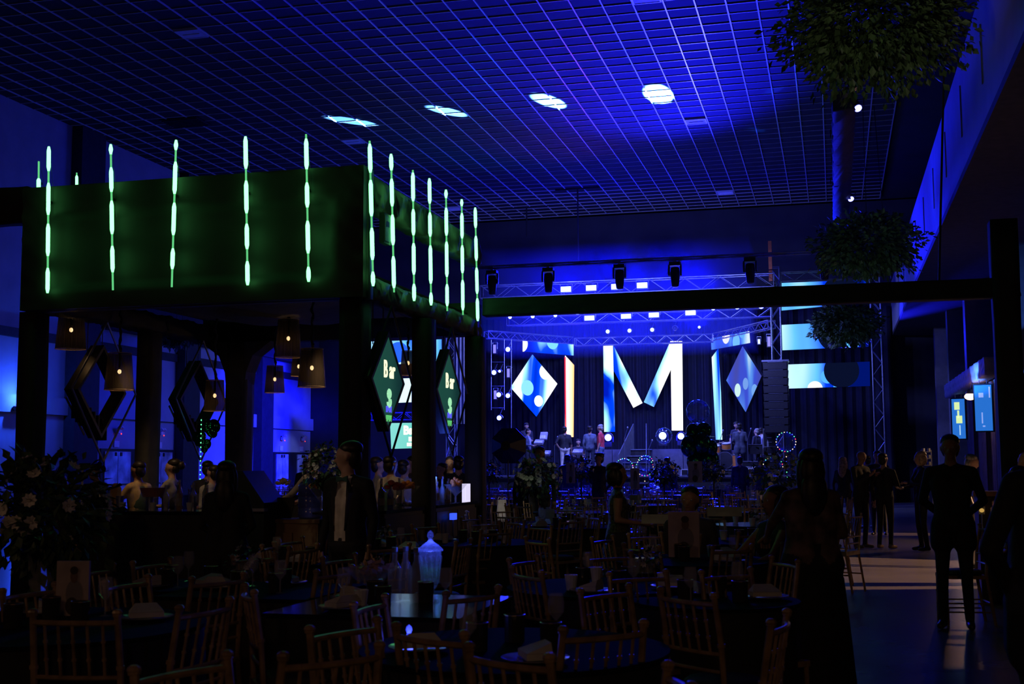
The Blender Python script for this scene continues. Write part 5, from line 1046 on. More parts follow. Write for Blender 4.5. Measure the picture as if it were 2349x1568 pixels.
def spot(px, py, Y, r, label, m=None, base=False):
    p = atY(px, py, Y); t = T('round_spot', label, 'stage light', p); ob('can', G().lathe([(r*1.15, 0), (r*1.2, .12), (r*.8, .32)], n=16).mesh('can', M_BLACK), parent=t, rot=(R(-90), 0, 0)); ob('glowing_lens', G().ell((0, -.005, 0), (r, .04, r), 16, 10), m or M_LED, t, smooth=True)
    ob('yoke', G().ring((0, .12, 0), r*1.35, .014, 14, 5, 'y', 0, math.pi), M_METAL, t)
    if not base: ob('mount_rod', G().cyl((0, .12, r*1.3), (0, .5, r*1.3+.25), .014, n=5), M_METAL, t)
    if base: ob('base', G().box((0, .12, -r*1.3-.09), (r*2.2, .3, .18)).box((-r*1.35, .12, -r*.6), (.05, .1, r*1.5)).box((r*1.35, .12, -r*.6), (.05, .1, r*1.5)), M_BLACK, t)
    return t
for i, (px, py) in enumerate(((1298, 663), (1356, 660), (1414, 657), (1473, 654))): strobe(px, py, 43.4, .37, .19, 'bright rectangular strobe on the upper truss, %s from the left' % ('first', 'second', 'third', 'fourth')[i])
for i, (px, py) in enumerate(((1352, 729), (1436, 725), (1500, 722), (1584, 717))): strobe(px, py, 45.6, .37, .17, 'rectangular strobe on the second truss, %s from the left' % ('first', 'second', 'third', 'fourth')[i])
for i, (px, py, r) in enumerate(((1170, 727, .07), (1222, 725, .075), (1274, 723, .07), (1636, 706, .09), (1691, 703, .1), (1746, 701, .11))): spot(px, py, 45.6, r, 'round spot on the second truss, %s from the left' % ('first', 'second', 'third', 'fourth', 'fifth', 'sixth')[i])
for i, (px, py) in enumerate(((1394, 760), (1444, 758), (1496, 756), (1604, 750))): spot(px, py, 47, .075 if i < 3 else .05, 'round spot hanging just above the letter M, %s from the left' % ('first', 'second', 'third', 'fourth and smallest')[i])
spot(1548, 752, 47, .08, 'unlit round spot between the lit ones above the letter M', M_PLAST)
for i, (px, py, w_) in enumerate(((1153, 716, .18), (1200, 715, .12), (1214, 714, .13), (1276, 713, .17), (1325, 719, .1))): strobe(px, py, 45.0, w_, .05, 'thin bright lamp under the green-lit end of the beam, %s from the left' % ('first', 'second', 'third', 'fourth', 'fifth')[i])
for i, (px, py, r) in enumerate(((1165, 801, .09), (1133, 854, .09), (1146, 851, .05), (1144, 905, .09), (1165, 907, .085), (1145, 958, .09))): spot(px, py, 45.4, r, 'blue spot of the left side ladder, '+('top', 'second row, large', 'second row, small', 'third row, left', 'third row, right', 'bottom')[i])
for i, (px, py) in enumerate(((1134.5, 800), (1166, 855), (1136, 905))): strobe(px, py, 45.5, .1, .32, 'pale upright light box of the left side ladder, %s' % ('top', 'middle', 'bottom')[i], 0, EM('lilac_box', (.25, .22, .8), 1))
lt = T('side_light_ladder', 'thin metal frame carrying the blue side spots left of the stage', 'frame', atY(1150, 880, 45.6))
for px_, a, b in ((1127, 778, 940), (1157, 778, 940), (1173, 778, 985)): pa = atY(px_, a, 45.6); pb = atY(px_, b, 45.6); ob('upright', G().cyl(pa-lt.location, pb-lt.location, .015, n=6), M_METAL, lt)
for yy in (778, 830, 885, 935): pa = atY(1127, yy, 45.6); pb = atY(1157, yy, 45.6); ob('crossbar', G().cyl(pa-lt.location, pb-lt.location, .013, n=6), M_METAL, lt)
strobe(1741, 783, 45.5, .07, .16, 'small upright blue-white lamp right of the right LED banner')
strobe(1764, 783, 44.6, .1, .34, 'pale upright light box beside the right truss tower', 0, EM('lilac_box2', (.22, .18, .6), 1))
for i, (px, py, r) in enumerate(((1395, 1003, .13), (1520, 999, .14), (1562, 1000, .12))): spot(px, py, 46.2, r, 'floor moving light on the rear deck, '+('behind the man in the red shirt', 'seen through a clear balloon', 'right of the clear balloon')[i], None, True)
# real light of the fixtures
for px, py, Y, e in ((1298, 663, 43.2, 22), (1414, 657, 43.2, 22), (1473, 654, 43.2, 22), (1352, 729, 45.3, 16), (1468, 724, 45.3, 16), (1584, 717, 45.3, 14), (1746, 701, 45.3, 8), (1222, 725, 45.3, 8), (1165, 801, 45.1, 8), (1150, 905, 45.1, 10), (1395, 1003, 45.8, 7), (1541, 1000, 45.8, 9)):
    light('POINT', 'fixture_glow', atY(px, py, Y), e*(22 if Y < 43.5 else 7), (.006, .008, 1), .12)
for px in (1250, 1450, 1650): light('AREA', 'front_wash', atY(px, 700, 40.5), 380, (.2, .24, 1), .5, atY(px, 1040, 46))
# speakers
p = atY(1781, 910, 42.8); la = T('line_array', 'hanging column of nine black line-array speakers', 'speaker', (p.x, 42.8, 0)); 
for k in range(9):
    z = atY(1781, 840+k*18.0, 42.8).z; c_ = ob('speaker_box', G().prism([(-.4, -.125), (.4, -.125), (.42, .125), (-.42, .125)], .5, Matrix.Translation((0, -.25, z))), M_PLAST, la)
    ob('grille', G().box((0, -.26, z), (.76, .02, .22)), mat('speaker_grille', (.01, .01, .012), .6, scale=80, bump=.4), c_)
    ob('rigging_strip', G().box((0, -.262, z+.13), (.5, .015, .012)), M_METAL, c_)
ob('hanging_frame', G().box((0, 0, atY(1781, 828, 42.8).z), (.9, .5, .06)), M_METAL, la)
p = atY(1766, 1060, 42.9)
for i, (z0, h_) in enumerate(((ZS, .95), (ZS+.96, .62))):
    t = T('floor_speaker', ('large lower', 'grey upper')[i]+' speaker box of the stack at the right end of the stage', 'speaker', (p.x, 43.2, z0)); ob('cabinet', G().box((0, 0, h_/2), (.42, .5, h_)), M_BLACK if i == 0 else mat('grey_cabinet', (.1, .1, .11), .5), t); ob('grille', G().box((0, -.26, h_/2), (.36, .02, h_*.8)), M_PLAST, t)
    for k in range(3): ob('handle', G().box((0, -.275, h_*(.25+.25*k)), (.16, .015, .03)), M_METAL, t)
ob('water_bottle', G().lathe([(.03, 0), (.03, .16), (.012, .2), (.012, .23)], n=10), M_GLASS, loc=(p.x-.05, 42.85, ZS+.96+.0), label='small water bottle on the speaker stack', cat='bottle')
# stairs
def stairs(px0, px1, Y0, Y1, z0, z1, n, label, rails=False):
    a = atY(px0, 1060, Y0).x; b = atY(px1, 1060, Y0).x; t = T('stage_stairs', label, 'stairs', ((a+b)/2, Y0, z0)); w_ = b-a
    for k in range(n):
        z = (z1-z0)*(k+1)/n; y = (Y1-Y0)*k/n; ob('tread', G().box((0, y+(Y1-Y0)/n/2, z-.02), (w_, (Y1-Y0)/n+.02, .04)), M_METAL, t); ob('riser', G().box((0, y+.04, z-.04-(z1-z0)/n/2+.02), (w_, .02, (z1-z0)/n-.04)), M_BLACKCLOTH, t)
    for s in (-1, 1):
        ob('stringer', G().prism([(0, 0), (Y1-Y0, z1-z0-.1), (Y1-Y0, z1-z0), (0, .1)], .04, Matrix.Translation((s*w_/2, 0, 0)) @ Matrix.Rotation(R(90), 4, 'Z')), M_BLACK, t)
        if rails: ob('side_panel', G().prism([(0, .1), (Y1-Y0, z1-z0), (Y1-Y0, z1-z0+.95), (0, .75)], .03, Matrix.Translation((s*(w_/2+.06), 0, 0)) @ Matrix.Rotation(R(90+s*8), 4, 'Z')), mat('rail_cloth', (.12, .13, .16), .7), t)
stairs(1424, 1480, 44.0, 45.85, ZS, 2.05, 4, 'stairs with cloth side panels up to the rear deck under the letter M', True)
stairs(1436, 1474, 40.6, 42.3, 0, ZS, 5, 'lower stage stairs with pale edges between the light balloons')
# instruments
def stand_mic(px, Y, ztop, label, z0=ZS):
    p = atY(px, 1060, Y); t = T('microphone_stand', label, 'microphone stand', (p.x, Y, z0)); h_ = ztop-z0
    ob('pole', G().cyl((0, 0, .02), (0, 0, h_*.8), .012, n=6), M_METAL, t); ob('boom', G().cyl((0, 0, h_*.78), (.12, -.05, h_), .009, n=6), M_METAL, t); ob('base', G().lathe([(.14, 0), (.13, .02), (.02, .03)], n=14), M_BLACK, t); ob('microphone', G().ell((.13, -.06, h_+.02), (.03, .03, .045), 8, 6), M_METAL, t)
for px, Y, zt, lb in ((1433, 43.2, 2.75, 'tall microphone stand left of the stairs'), (1489, 43.4, 2.3, 'microphone stand right of the stairs'), (1272, 43.5, 2.45, 'boom stand before the percussion, left'), (1614, 43.2, 2.6, 'microphone stand behind the guitarist'), (1652, 43.0, 2.6, 'stand left of the drum kit'), (1716, 43.0, 2.65, 'slanting microphone stand right of the man in the dark suit')): stand_mic(px, Y, zt, lb)
def keyboard(px, Y, z, w_, label, tilt=-25):
    p = atY(px, 1060, Y); t = T('keyboard', label, 'keyboard', (p.x, Y, ZS)); ob('keyboard_body', G().box((0, 0, 0), (w_, .32, .08)).mesh('b', mat('silver_grey', (.4, .4, .45), .4)), parent=t, loc=(0, 0, z-ZS), rot=(R(-tilt), 0, 0))
    for k in range(int(w_/.07)): ob('key', G().box((-w_/2+.07*(k+.5), -.06, .045), (.06, .14, .015)).mesh('key', M_WHITE), parent=t, loc=(0, 0, z-ZS), rot=(R(-tilt), 0, 0))
    for s in (-1, 1): ob('leg', G().cyl((s*w_*.4, 0, 0), (-s*w_*.3, 0, z-ZS-.05), .015, n=6), M_BLACK, t)
keyboard(1327, 43.6, 1.95, .38, 'white keyboard played by the seated musician'); keyboard(1237, 43.4, 2.3, .32, 'pale sampler pad on the left percussion stand'); keyboard(1248, 43.6, 2.52, .26, 'small upright mixer above the sampler pad', -55); keyboard(1250, 43.3, 1.9, .4, 'hand percussion tray at the left of the stage')
def drum(t, c, r, d, m, axis='z', name='drum', tilt=0):
    a = Vector(c); v = Vector((0, 0, 1)) if axis == 'z' else Vector((0, 1, 0)); v = Matrix.Rotation(R(tilt), 3, 'X') @ v
    o = ob(name, G().cyl(a, a+v*d, r, n=24), m, t); o2 = ob('rim', G().cyl(a-v*.012, a+v*.012, r*1.04, n=24).cyl(a+v*(d-.012), a+v*(d+.012), r*1.04, n=24), M_METAL, o)
    ob('drum_head', G().cyl(a-v*.014, a-v*.008, r*.98, n=24) if axis == 'y' else G().cyl(a+v*(d+.01), a+v*(d+.016), r*.96, n=24), mat('drum_head_dark', (.03, .03, .035), .4) if axis == 'y' else M_WHITE, o)
p = atY(1663, 1060, 44.0); dk = T('drum_kit', 'orange drum kit on a low riser at the right of the stage', 'drum kit', (p.x, 44.0, ZS+.2)); M_ORD = mat('orange_lacquer', (.7, .25, .04), .25, coat=.5)
drum(dk, (0, 0, .32), .29, .4, M_ORD, 'y', 'bass_drum'); drum(dk, (.05, .15, .72), .16, .2, M_ORD, 'z', 'tom', 15); drum(dk, (-.32, .3, .62), .16, .22, M_ORD, 'z', 'tom', 15); drum(dk, (-.42, .1, .08), .15, .22, M_ORD, 'z', 'floor_tom'); drum(dk, (.4, .3, .5), .17, .15, mat('snare_shell', (.4, .4, .45), .3, metal=.7), 'z', 'snare'); drum(dk, (.45, .05, .1), .2, .4, M_ORD, 'z', 'floor_tom')
for x, z in ((-.55, 1.15), (.55, 1.1), (.2, 1.2)): ob('cymbal', G().lathe([(.02, .03), (.05, .02), (.2, 0)], (x, .4, z), 20), mat('brass', (.6, .4, .15), .25, metal=1), dk); ob('cymbal_stand', G().cyl((x, .4, 0), (x, .4, z), .01, n=6), M_METAL, dk)
for s in (-1, 1): ob('spur_leg', G().cyl((s*.27, .05, .2), (s*.38, -.1, 0), .012, n=6), M_METAL, dk)
t = T('drum_riser', 'low dark platform under the drum kit', 'platform', (p.x+.1, 44.4, ZS)); ob('platform_body', G().box((0, 0, .1), (1.9, 1.6, .2)), M_BLACKCLOTH, t); ob('edge_trim', G().box((0, -.81, .18), (1.9, .02, .03)), M_METAL, t)
p = atY(1722, 1068, 42.9); t = T('flight_case', 'black flight case with pale edges and white lettering below the drummer', 'case', (p.x, 42.75, ZS-.05)); ob('case_body', G().box((0, 0, .3), (.5, .3, .42)), M_BLACK, t); ob('case_edge', G().box((0, 0, .52), (.52, .32, .04)).box((0, 0, .08), (.52, .32, .04)), M_METAL, t)
me = text_mesh('IIISAAY', .13, .003, .85, .004); me.materials.append(M_WHITE); ob('lettering', me, parent=t, loc=(0, -.158, .3))
p = atY(1733, 1060, 43.2); t = T('music_stand', 'music stand before the two seated men at the right of the stage', 'music stand', (p.x, 43.2, ZS)); ob('desk', G().box((0, 0, .88), (.5, .03, .32)), M_BLACK, t); ob('desk_rim', G().box((0, -.01, 1.045), (.52, .04, .02)), M_METAL, t); ob('pole', G().cyl((0, .02, 0), (0, .02, .8), .014, n=6), M_METAL, t); ob('base', G().cyl((0, .02, 0), (0, .02, .03), .16), M_BLACK, t)
t = T('stage_monitor', 'pale amplifier box at the foot of the rear deck', 'speaker', (atY(1582, 1060, 43.6).x, 43.8, ZS)); ob('cabinet', G().prism([(-.35, 0), (.35, 0), (.33, .22), (-.33, .22)], .35), mat('pale_cabinet', (.4, .4, .45), .5), t); ob('grille', G().box((0, -.01, .11), (.6, .02, .16)), M_PLAST, t)
# musicians and crew
SZ_ = lambda px, Y, z=ZS: PX(px, Y, z)
person('man on stage looking down, behind the left percussion', SZ_(1208, 44.6, ZS+.2), R(200), 1.72, ('hold', 'hold'), tilt=25, top=(.03, .03, .05))
person('man in an open jacket and pale shirt at the left percussion', SZ_(1211, 43.4), R(-100), 1.68, ('hold', 'hold'), tilt=15, top=(.08, .1, .16), shirt=(.4, .42, .5))
person('man in a black T-shirt and white trousers with a hand on his hip, on stage', SZ_(1296, 43.0), R(20), 1.72, ('down', 'hips'), sleeves=1, top=(.02, .02, .025), bot=(.8, .75, .65), turn=-20)
person('seated keyboard player facing the hall', SZ_(1327, 44.5), R(190), 1.72, ('hold', 'hold'), sit=True, tilt=15, top=(.03, .03, .05))
person('man in a grey-blue jacket seen from behind on stage', SZ_(1354, 43.3), R(-5), 1.74, ('hold', 'down'), top=(.12, .15, .22), bot=(.04, .05, .09))
person('grey-haired man in a red polo shirt and jeans on stage', SZ_(1379, 43.2), R(85), 1.78, ('down', 'down'), sleeves=1, tilt=15, hairm=M_GREY, top=(.75, .06, .08), bot=(.15, .22, .4))
person('bass player in black mostly hidden by the green balloons', SZ_(1612, 43.3), R(150), 1.76, ('hold', 'reach'), top=(.04, .04, .05))
t = T('bass_guitar', 'white and black bass guitar held beside the green balloons', 'guitar', atY(1613, 1027, 42.9), R(0)); M_GW = mat('guitar_white', (.8, .8, .8), .3)
ob('guitar_body', G().ell((-.02, 0, 0), (.14, .025, .11), 14, 8).ell((.08, 0, .04), (.1, .022, .08), 12, 7), M_GW, t, smooth=True); ob('pickguard', G().ell((0, -.02, -.01), (.08, .012, .06), 12, 6), M_PLAST, t); ob('neck', G().cyl((.1, -.02, .03), (.72, -.03, .2), .02, n=6), mat('maple', (.4, .25, .12), .4), t); ob('headstock', G().box((.78, -.03, .22), (.14, .02, .06)), M_PLAST, t)
person('man in a dark T-shirt bending over the drum kit', SZ_(1698, 45.3, ZS+.2), R(165), 1.75, ('reach', 'reach'), lean=28, turn=15, sleeves=1, top=(.03, .03, .06))
person('man in a dark suit seen from behind before the drum kit', SZ_(1698, 43.0), R(8), 1.76, ('hold', 'hold'), coat=True, top=(.06, .07, .1), bot=(.05, .06, .09), stride=.4)
person('grey-haired man in a dark jacket behind the music stand', SZ_(1737, 43.9), R(60), 1.6, ('front', 'front'), hairm=M_GREY, top=(.04, .04, .07))
person('man in a white shirt and pale trousers beside the speaker stack', SZ_(1749, 44.3), R(-40), 1.64, top=(.6, .6, .7), bot=(.45, .4, .3))
# octagonal umbrella / softbox in front of the left of the stage
p = atY(1168, 1022, 24.5); t = T('octagonal_softbox', 'black octagonal photo softbox on a thin stand left of the stage', 'softbox', (p.x, 24.5, 0)); r_ = .385
ob('softbox_shell', G().add([(r_*math.cos(R(22.5+45*k)), -.04, p.z+r_*math.sin(R(22.5+45*k))) for k in range(8)]+[(.1*math.cos(R(22.5+45*k)), -.3, p.z+.1*math.sin(R(22.5+45*k))) for k in range(8)]+[(r_*math.cos(R(22.5+45*k)), 0, p.z+r_*math.sin(R(22.5+45*k))) for k in range(8)], [(k, (k+1) % 8, 8+(k+1) % 8, 8+k) for k in range(8)]+[tuple(range(8, 16)), tuple(range(23, 15, -1))]+[((k+1) % 8, k, 16+k, 16+(k+1) % 8) for k in range(8)]), M_BLACK, t)
ob('pole', G().cyl((0, -.1, .05), (0, -.1, p.z-.1), .013, n=6), M_BLACK, t); ob('rib', G().tube([(-r_*.9, -.02, p.z-.15), (-.15, -.05, p.z-.55), (.0, -.1, p.z-.6)], .008, 5), M_METAL, t)
for k in range(3): a = 2.1*k; ob('leg', G().cyl((0, -.1, .5), (.4*math.cos(a), -.1+.4*math.sin(a), 0), .01, n=6), M_BLACK, t)
# clear balloons with light strings
M_BUB = bpy.data.materials.new('clear_balloon'); M_BUB.use_nodes = True; nt = M_BUB.node_tree; nt.nodes.clear(); o_ = nt.nodes.new('ShaderNodeOutputMaterial'); mx = nt.nodes.new('ShaderNodeMixShader'); tr = nt.nodes.new('ShaderNodeBsdfTransparent'); gl = nt.nodes.new('ShaderNodeBsdfGlossy'); gl.inputs['Roughness'].default_value = .08; gl.inputs['Color'].default_value = (.5, .7, 1, 1); fr_ = nt.nodes.new('ShaderNodeLayerWeight'); fr_.inputs[0].default_value = .25
nt.links.new(fr_.outputs['Facing'], mx.inputs[0]); nt.links.new(tr.outputs[0], mx.inputs[1]); nt.links.new(gl.outputs[0], mx.inputs[2]); nt.links.new(mx.outputs[0], o_.inputs[0])
def bubble(px, py, rpx, Y, label, string=True, leds=22, a0=0, a1=360):
    p = atY(px, py, Y); r = rpx*Y/2900; t = T('light_balloon', label, 'balloon', p); ob('balloon', G().ell((0, 0, 0), (r, r, r), 24, 16), M_BUB, t, smooth=True)
    for k in range(leds): a = R(a0+(a1-a0)*k/leds); ob('led', G().ell((r*math.cos(a), -.02, r*math.sin(a)), (r*.05,)*3, 6, 4), LM[(k*3+k//4) % 7], t)
    if leds: ob('light_string', G().ring((0, -.01, 0), r, .004, 28, 4, 'y', R(a0), R(a1)), M_METAL, t)
    if string: ob('stick', G().cyl((0, 0, -r), (0, 0, -r-min(.9, p.z-r-.8)), .006, n=5), M_METAL, t); [ob('led', G().ell((0, -.02, -r-.12*(k+1)), (r*.05,)*3, 6, 4), LM[(k*2) % 7], t) for k in range(5)]
bubble(1803, 1013, 22, 30, 'clear balloon ringed with coloured lights on a stick, right of the speaker stack'); bubble(1773, 1070, 22, 28, 'clear balloon with coloured lights half behind the wide dark bouquet', False, 12, 0, 180)
bubble(1432, 1072, 21, 28, 'clear balloon ringed with lights left of the lower stairs', True, 14, 0, 200); bubble(1479, 1071, 20, 28, 'clear balloon full of coloured lights before the lower stairs', True, 20); bubble(1481, 1062, 18, 31, 'clear balloon behind the coloured one at the lower stairs', False, 9, 20, 170)
bubble(1523, 999, 19.5, 41, 'clear balloon in front of a floor light under the letter M', False, 0); bubble(1601, 943, 27.5, 30, 'large clear balloon on top of the green balloon cluster', False, 0); bubble(1596, 1086, 20, 30, 'clear balloon partly hidden at the foot of the green cluster', False, 0)
q = atY(1606, 1025, 30); t = T('green_balloon_cluster', 'tall cluster of dark green foil leaf balloons under the large clear balloon', 'balloons', q)
rr = random.Random(2); M_FG = mat('green_leaf_foil', (.02, .14, .03), .15, metal=.8, scale=5, var=.6, bump=.5, two=(.005, .01, .01))
for dx, dz, a, b_ in ((-.18, .36, .17, .22), (.08, .4, .2, .2), (-.26, .02, .2, .26), (.05, .1, .22, .26), (-.1, -.34, .24, .28), (.2, -.3, .24, .28), (0, -.6, .3, .22), (.28, -.02, .14, .2)): ob('balloon', G().ell((dx, rr.uniform(-.1, .1), dz), (a, .14, b_), 14, 9), M_FG, t, smooth=True)
q = atY(1501, 1088, 29); t = T('crystal_column', 'sparkling crystal column lit white-blue beside the round bouquet', 'column', (q.x, 29, .76)); M_CRY = mat('crystal', (.6, .65, 1), .15, metal=.6, scale=12, bump=1)
for k in range(28): a = k*.9; ob('crystal', G().ell((.09*math.cos(a), .09*math.sin(a), .02+.022*k), (.05, .05, .035), 6, 4), M_CRY, t)
light('POINT', 'crystal_light', q+Vector((.1, -.5, .3)), 2.0, (.1, .15, 1), .05)

# ================================================================== CEILING-HUNG RIG AND GREENERY
M_RIGC = mat('rig_cloth', (.05, .045, .12), .7, bump=.3)
zb = 7.0
cloth_box('draped_truss', .12, .46, 19.5, 29.5, 6.95, 7.25, M_RIGC, None, .01, 3, label='long fabric-wrapped truss hanging over the aisle between the greenery balls', cat='truss')
for i, (px, py, s, lit) in enumerate(((1968, 248, 1, 1), (1918, 315, -1, 0), (1920, 373, -1, 0), (1916, 422, -1, 0), (1952, 456, 1, 1), (1942, 220, -1, 0), (1960, 200, 1, 0))):
    Y = 5.6*2845/(1061-py); p = atY(px, py, Y); t = T('par_light', 'small par lamp on the wrapped truss over the aisle, '+('glowing blue, nearest', 'left side, first grey rim', 'left side, second grey rim', 'left side, third grey rim', 'glowing blue at the far end', 'left side, dark, nearest', 'right side, dark, nearest')[i], 'stage light', p)
    d = Vector((-s*.0+.3*s, -.6, -.7)).normalized(); ob('can', G().cyl((0, 0, 0), -d*.22, .075, .06, 12), M_BLACK, t); ob('lens', G().cyl(d*.0, d*.012, .06, n=14), EM('par_lit', (1.2, 1.3, 8), 1) if lit else mat('grey_lens', (.3, .3, .45), .3, metal=.5), t); ob('yoke', G().tube([(-.09, 0, 0), (-.09, .02, .14), (.09, .02, .14), (.09, 0, 0)], .008, 5).cyl((0, .02, .14), (.29-p.x, .1, 7.1-p.z), .012, n=5), M_BLACK, t)
for i, (px, py, Y, rad, sq, lb) in enumerate(((2005, 45, 16, 1.0, (1, 1, .75), 'largest and nearest hanging cloud of greenery at the top right'), (1990, 563, 27, .92, (1, 1, .62), 'hanging cloud of greenery in front of the balcony edge'), (1942, 742, 42, .9, (1, 1, .65), 'distant hanging cloud of greenery against the right LED wall'), (405, 772, 36, .55, (1, .8, .5), 'distant greenery seen between the left pillars of the bar'))):
    p = atY(px, py, Y); t = T('hanging_greenery', lb, 'plant', p); leafball('foliage', t, (0, 0, 0), rad, 9000 if i == 0 else (5000, 3500)[i-1] if i < 3 else 900, mat('hanging_leaf', (.085, .14, .06), .5, scale=3, var=.4), (.1, .12, .17, .15)[i], sq, 90+i, .1)
    ob('core_ring', G().ring((0, 0, 0), rad*.55, .03, 16, 6, 'z'), M_BLACK, t)
    for s in (-1, 0, 1): ob('hanging_wire', G().cyl((s*rad*.4, 0, 0), (s*rad*.25, 0, min(ZC-p.z, 3)), .008, n=5), M_BLACK, t)
light('SPOT', 'greenery_fill', (-.5, 9.0, 3.0), 260, (.9, .85, .6), .3, (.9, 16, 7.4), 24, .8)  # added spots to bring up the hanging greenery
light('SPOT', 'greenery_fill', (.2, 20.0, 4.0), 110, (.5, .8, .8), .2, (.75, 27, 6.1), 26, .8)
light('SPOT', 'greenery_fill', (.2, 35.5, 4.6), 60, (.5, .8, .8), .2, (.5, 42, 6.1), 26, .8)

# ================================================================== RIGHT SIDE BAR
p0 = atX(2180, 900, 3.2); p1 = atX(2276, 845, 3.2)
cloth_box('wrapped_sign_beam', 3.05, 3.35, p1.y, p0.y, 3.3, 3.68, mat('white_wrap', (.45, .45, .5), .7, bump=.3), None, .012, 5, label='pale fabric-wrapped beam over the two hanging screens on the right', cat='beam')
light('SPOT', 'beam_uplight', (2.0, p1.y+1.2, 2.9), 500, (.06, .2, 1), .05, (3.1, p1.y+1.8, 3.6), 60, .6)
for i, (a, b, c_, d_) in enumerate((((2188, 917), (2199, 912), (2210, 1003), (2198, 1006)), ((2240, 888), (2262, 882), (2271, 985), (2246, 988)))):
    Y = (p0.y-2.2, p1.y+1.6)[i]; c = atY((2199, 2256)[i], (960, 935)[i], Y); t = T('hanging_monitor', ('left hanging portrait screen with bright drawings', 'right hanging portrait screen, plain blue')[i], 'screen', c, R(-25+(0, 5)[i])); w_, h_ = ((.34, 1.05), (.36, 1.0))[i]
    ob('housing', G().box((0, .04, 0), (w_+.06, .06, h_+.06)), M_BLACK, t); ob('display', G().box((0, 0, 0), (w_, .015, h_)), EM('monitor_blue', (.02, .16, .62), 1), t)
    if i == 0:
        for x, z, w2, h2 in ((-.03, .34, .14, .2), (0, .12, .05, .2), (.02, -.02, .16, .2)): ob('bright_drawing', G().box((x, -.012, z), (w2, .006, h2)), EM('monitor_yellow', (.7, .9, .4), 1), t)
        ob('bright_drawing', G().box((.03, -.012, -.3), (.025, .006, .26)), EM('monitor_pale', (.5, .75, .9), 1), t)
        for k in range(4): ob('side_vent', G().box((w_/2+.04, .04, .3-.2*k), (.03, .05, .08)), mat('red_vent', (.4, .05, .03), .5), t)
    else:
        for x, z, w2, h2 in ((-.04, .28, .1, .1), (-.03, -.22, .025, .24), (.14, .34, .03, .24), (0, -.4, .05, .03)): ob('pale_drawing', G().box((x, -.012, z), (w2, .006, h2)), EM('monitor_lilac', (.3, .4, .85), 1), t)
    for s in (-1, 1): ob('hanger', G().cyl((s*.08, .04, h_/2), (s*.08, .04, h_/2+.25), .01, n=5), M_METAL, t)
p = atX(2226, 909, 3.0); t = T('warm_floodlight', 'bright warm lamp hanging between the two right screens', 'light', p); ob('bulb', G().ell((0, 0, 0), (.13, .1, .08), 14, 8), EM('warm_flood', (14, 7, 3), 1), t, smooth=True); ob('reflector', G().lathe([(.11, .06), (.09, .11), (.04, .16)], n=16), M_BLACK, t); ob('hanger', G().cyl((0, 0, .15), (.1, 0, .45), .01, n=5), M_BLACK, t)
light('POINT', 'flood_light', p+Vector((-.25, -.3, -.15)), 9, (1, .5, .2), .08)
for k in range(3):
    Y = p1.y+1.0+k*2.6; g = G(); n = 24; vs = []
    for j in (0, 1):
        for i in range(n+1): vs.append((3.42+.03*math.sin(i*1.7), Y+1.6*i/n, (0.03, 3.3)[j]))
    g.add(vs, [(i, i+1, n+2+i, n+1+i) for i in range(n)]); ob('side_curtain', g, mat('grey_drape', (.1, .1, .14), .7), label='dark hanging drape below the right screens, '+('nearest', 'middle', 'farthest')[k], cat='curtain')
q = atY(2300, 1132, 14.2); t = T('side_counter', 'warm-lit wooden counter at the right edge behind the tall man', 'counter', (q.x+.25, 14.4, 0)); ob('countertop', G().box((0, 0, q.z), (1.1, .5, .05)), M_WOODK, t); ob('counter_body', G().box((0, 0, (q.z-.03)/2), (1.0, .42, q.z-.03)), M_COUNTER, t); ob('front_panel', G().box((0, -.22, q.z*.5), (.9, .02, q.z*.8)), M_COUNTER, t)
light('POINT', 'counter_lamp', (q.x+.5, 14.2, q.z+.55), 1.6, (1, .6, .28), .06)
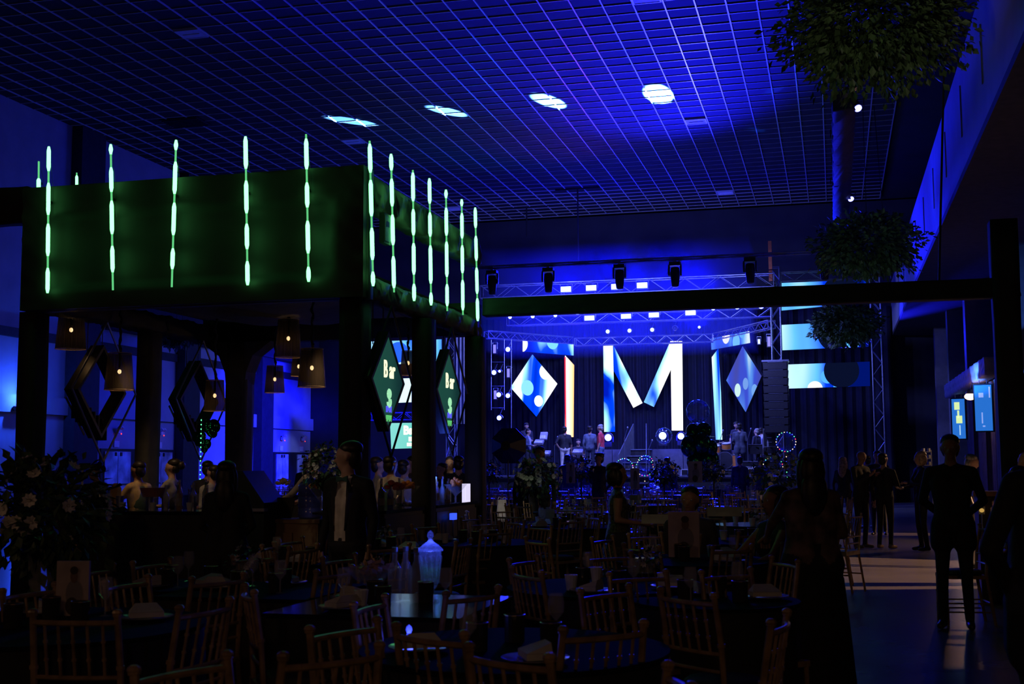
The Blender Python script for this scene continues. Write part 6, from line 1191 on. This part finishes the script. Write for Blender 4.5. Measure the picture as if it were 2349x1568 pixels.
for i, (px, py, m) in enumerate(((2284, 1157, EM('amber', (1.2, .3, .05), 1)), (2280, 1172, EM('amber2', (1.1, .6, .2), 1)), (2252, 1170, EM('amber3', (.6, .35, .08), 1)))):  # orange reflections on bottles, given their own glow
    a = atY(px, py, 13.9); t = T('amber_glint', 'amber bottle reflection given its own glow under the warm-lit counter, '+('upper', 'lower', 'beside the tall man')[i], 'candle', a); ob('glass', G().lathe([(.03, -.04), (.035, .04)], n=12, cap=False), M_GLASS, t); ob('amber_glow', G().ell((0, 0, 0), (.025, .025, .022), 8, 6), m, t)
    ob('glint_stem', G().cyl((0, 0, -.04), (0, 0, -.3), .008, n=6).cyl((0, 0, -.3), (0, 0, -.31), .04, n=12), M_METAL, t)
# chrome rack beyond the woman in black
p = atY(2126, 1050, 25.5); t = T('espresso_rack', 'small chrome rack glinting warm behind the woman in the aisle', 'rack', (p.x, 25.6, 0))
for s in (-1, 1): ob('upright', G().cyl((s*.09, 0, 0), (s*.09, 0, 1.75), .012, n=6), M_METAL, t)
for z in (1.45, 1.58, 1.71): ob('shelf_tray', G().box((0, 0, z), (.2, .12, .015)), M_METAL, t); ob('cup_row', G().cyl((-.05, 0, z+.01), (-.05, 0, z+.07), .03).cyl((.05, 0, z+.01), (.05, 0, z+.07), .03), M_METAL, t)
# haze over the stage rig, blue glow and bloom put into its colour
hz = ob('stage_haze', G().box((-7.3, 43.9, 7.3), (9.4, 4.6, 3.6)), volume_mat('haze', .05, (.1, .14, 1)), kind='stuff', label='thin haze with blue glow put into its colour around the stage lighting trusses', cat='haze')

g = G(); n = 16; a_ = atY(1041, 860, 42.5).x; b_ = atY(1075, 860, 42.5).x; z0_, z1_ = atY(1050, 972, 42.5).z, atY(1050, 755, 42.5).z
g.add([(a_+(b_-a_)*i/n, 42.5+.04*math.sin(i*1.6), z) for z in (z0_, z1_) for i in range(n+1)], [(i, i+1, n+2+i, n+1+i) for i in range(n)]); ob('side_curtain', g, mat('blue_lit_drape', (.3, .3, .34), .7), label='blue-lit pale curtain beside the left truss tower', cat='curtain')
light('SPOT', 'curtain_wash', (-12, 40.5, 3.5), 60, (.01, .02, 1), .1, ((a_+b_)/2, 42.5, 4.5), 60, .6)
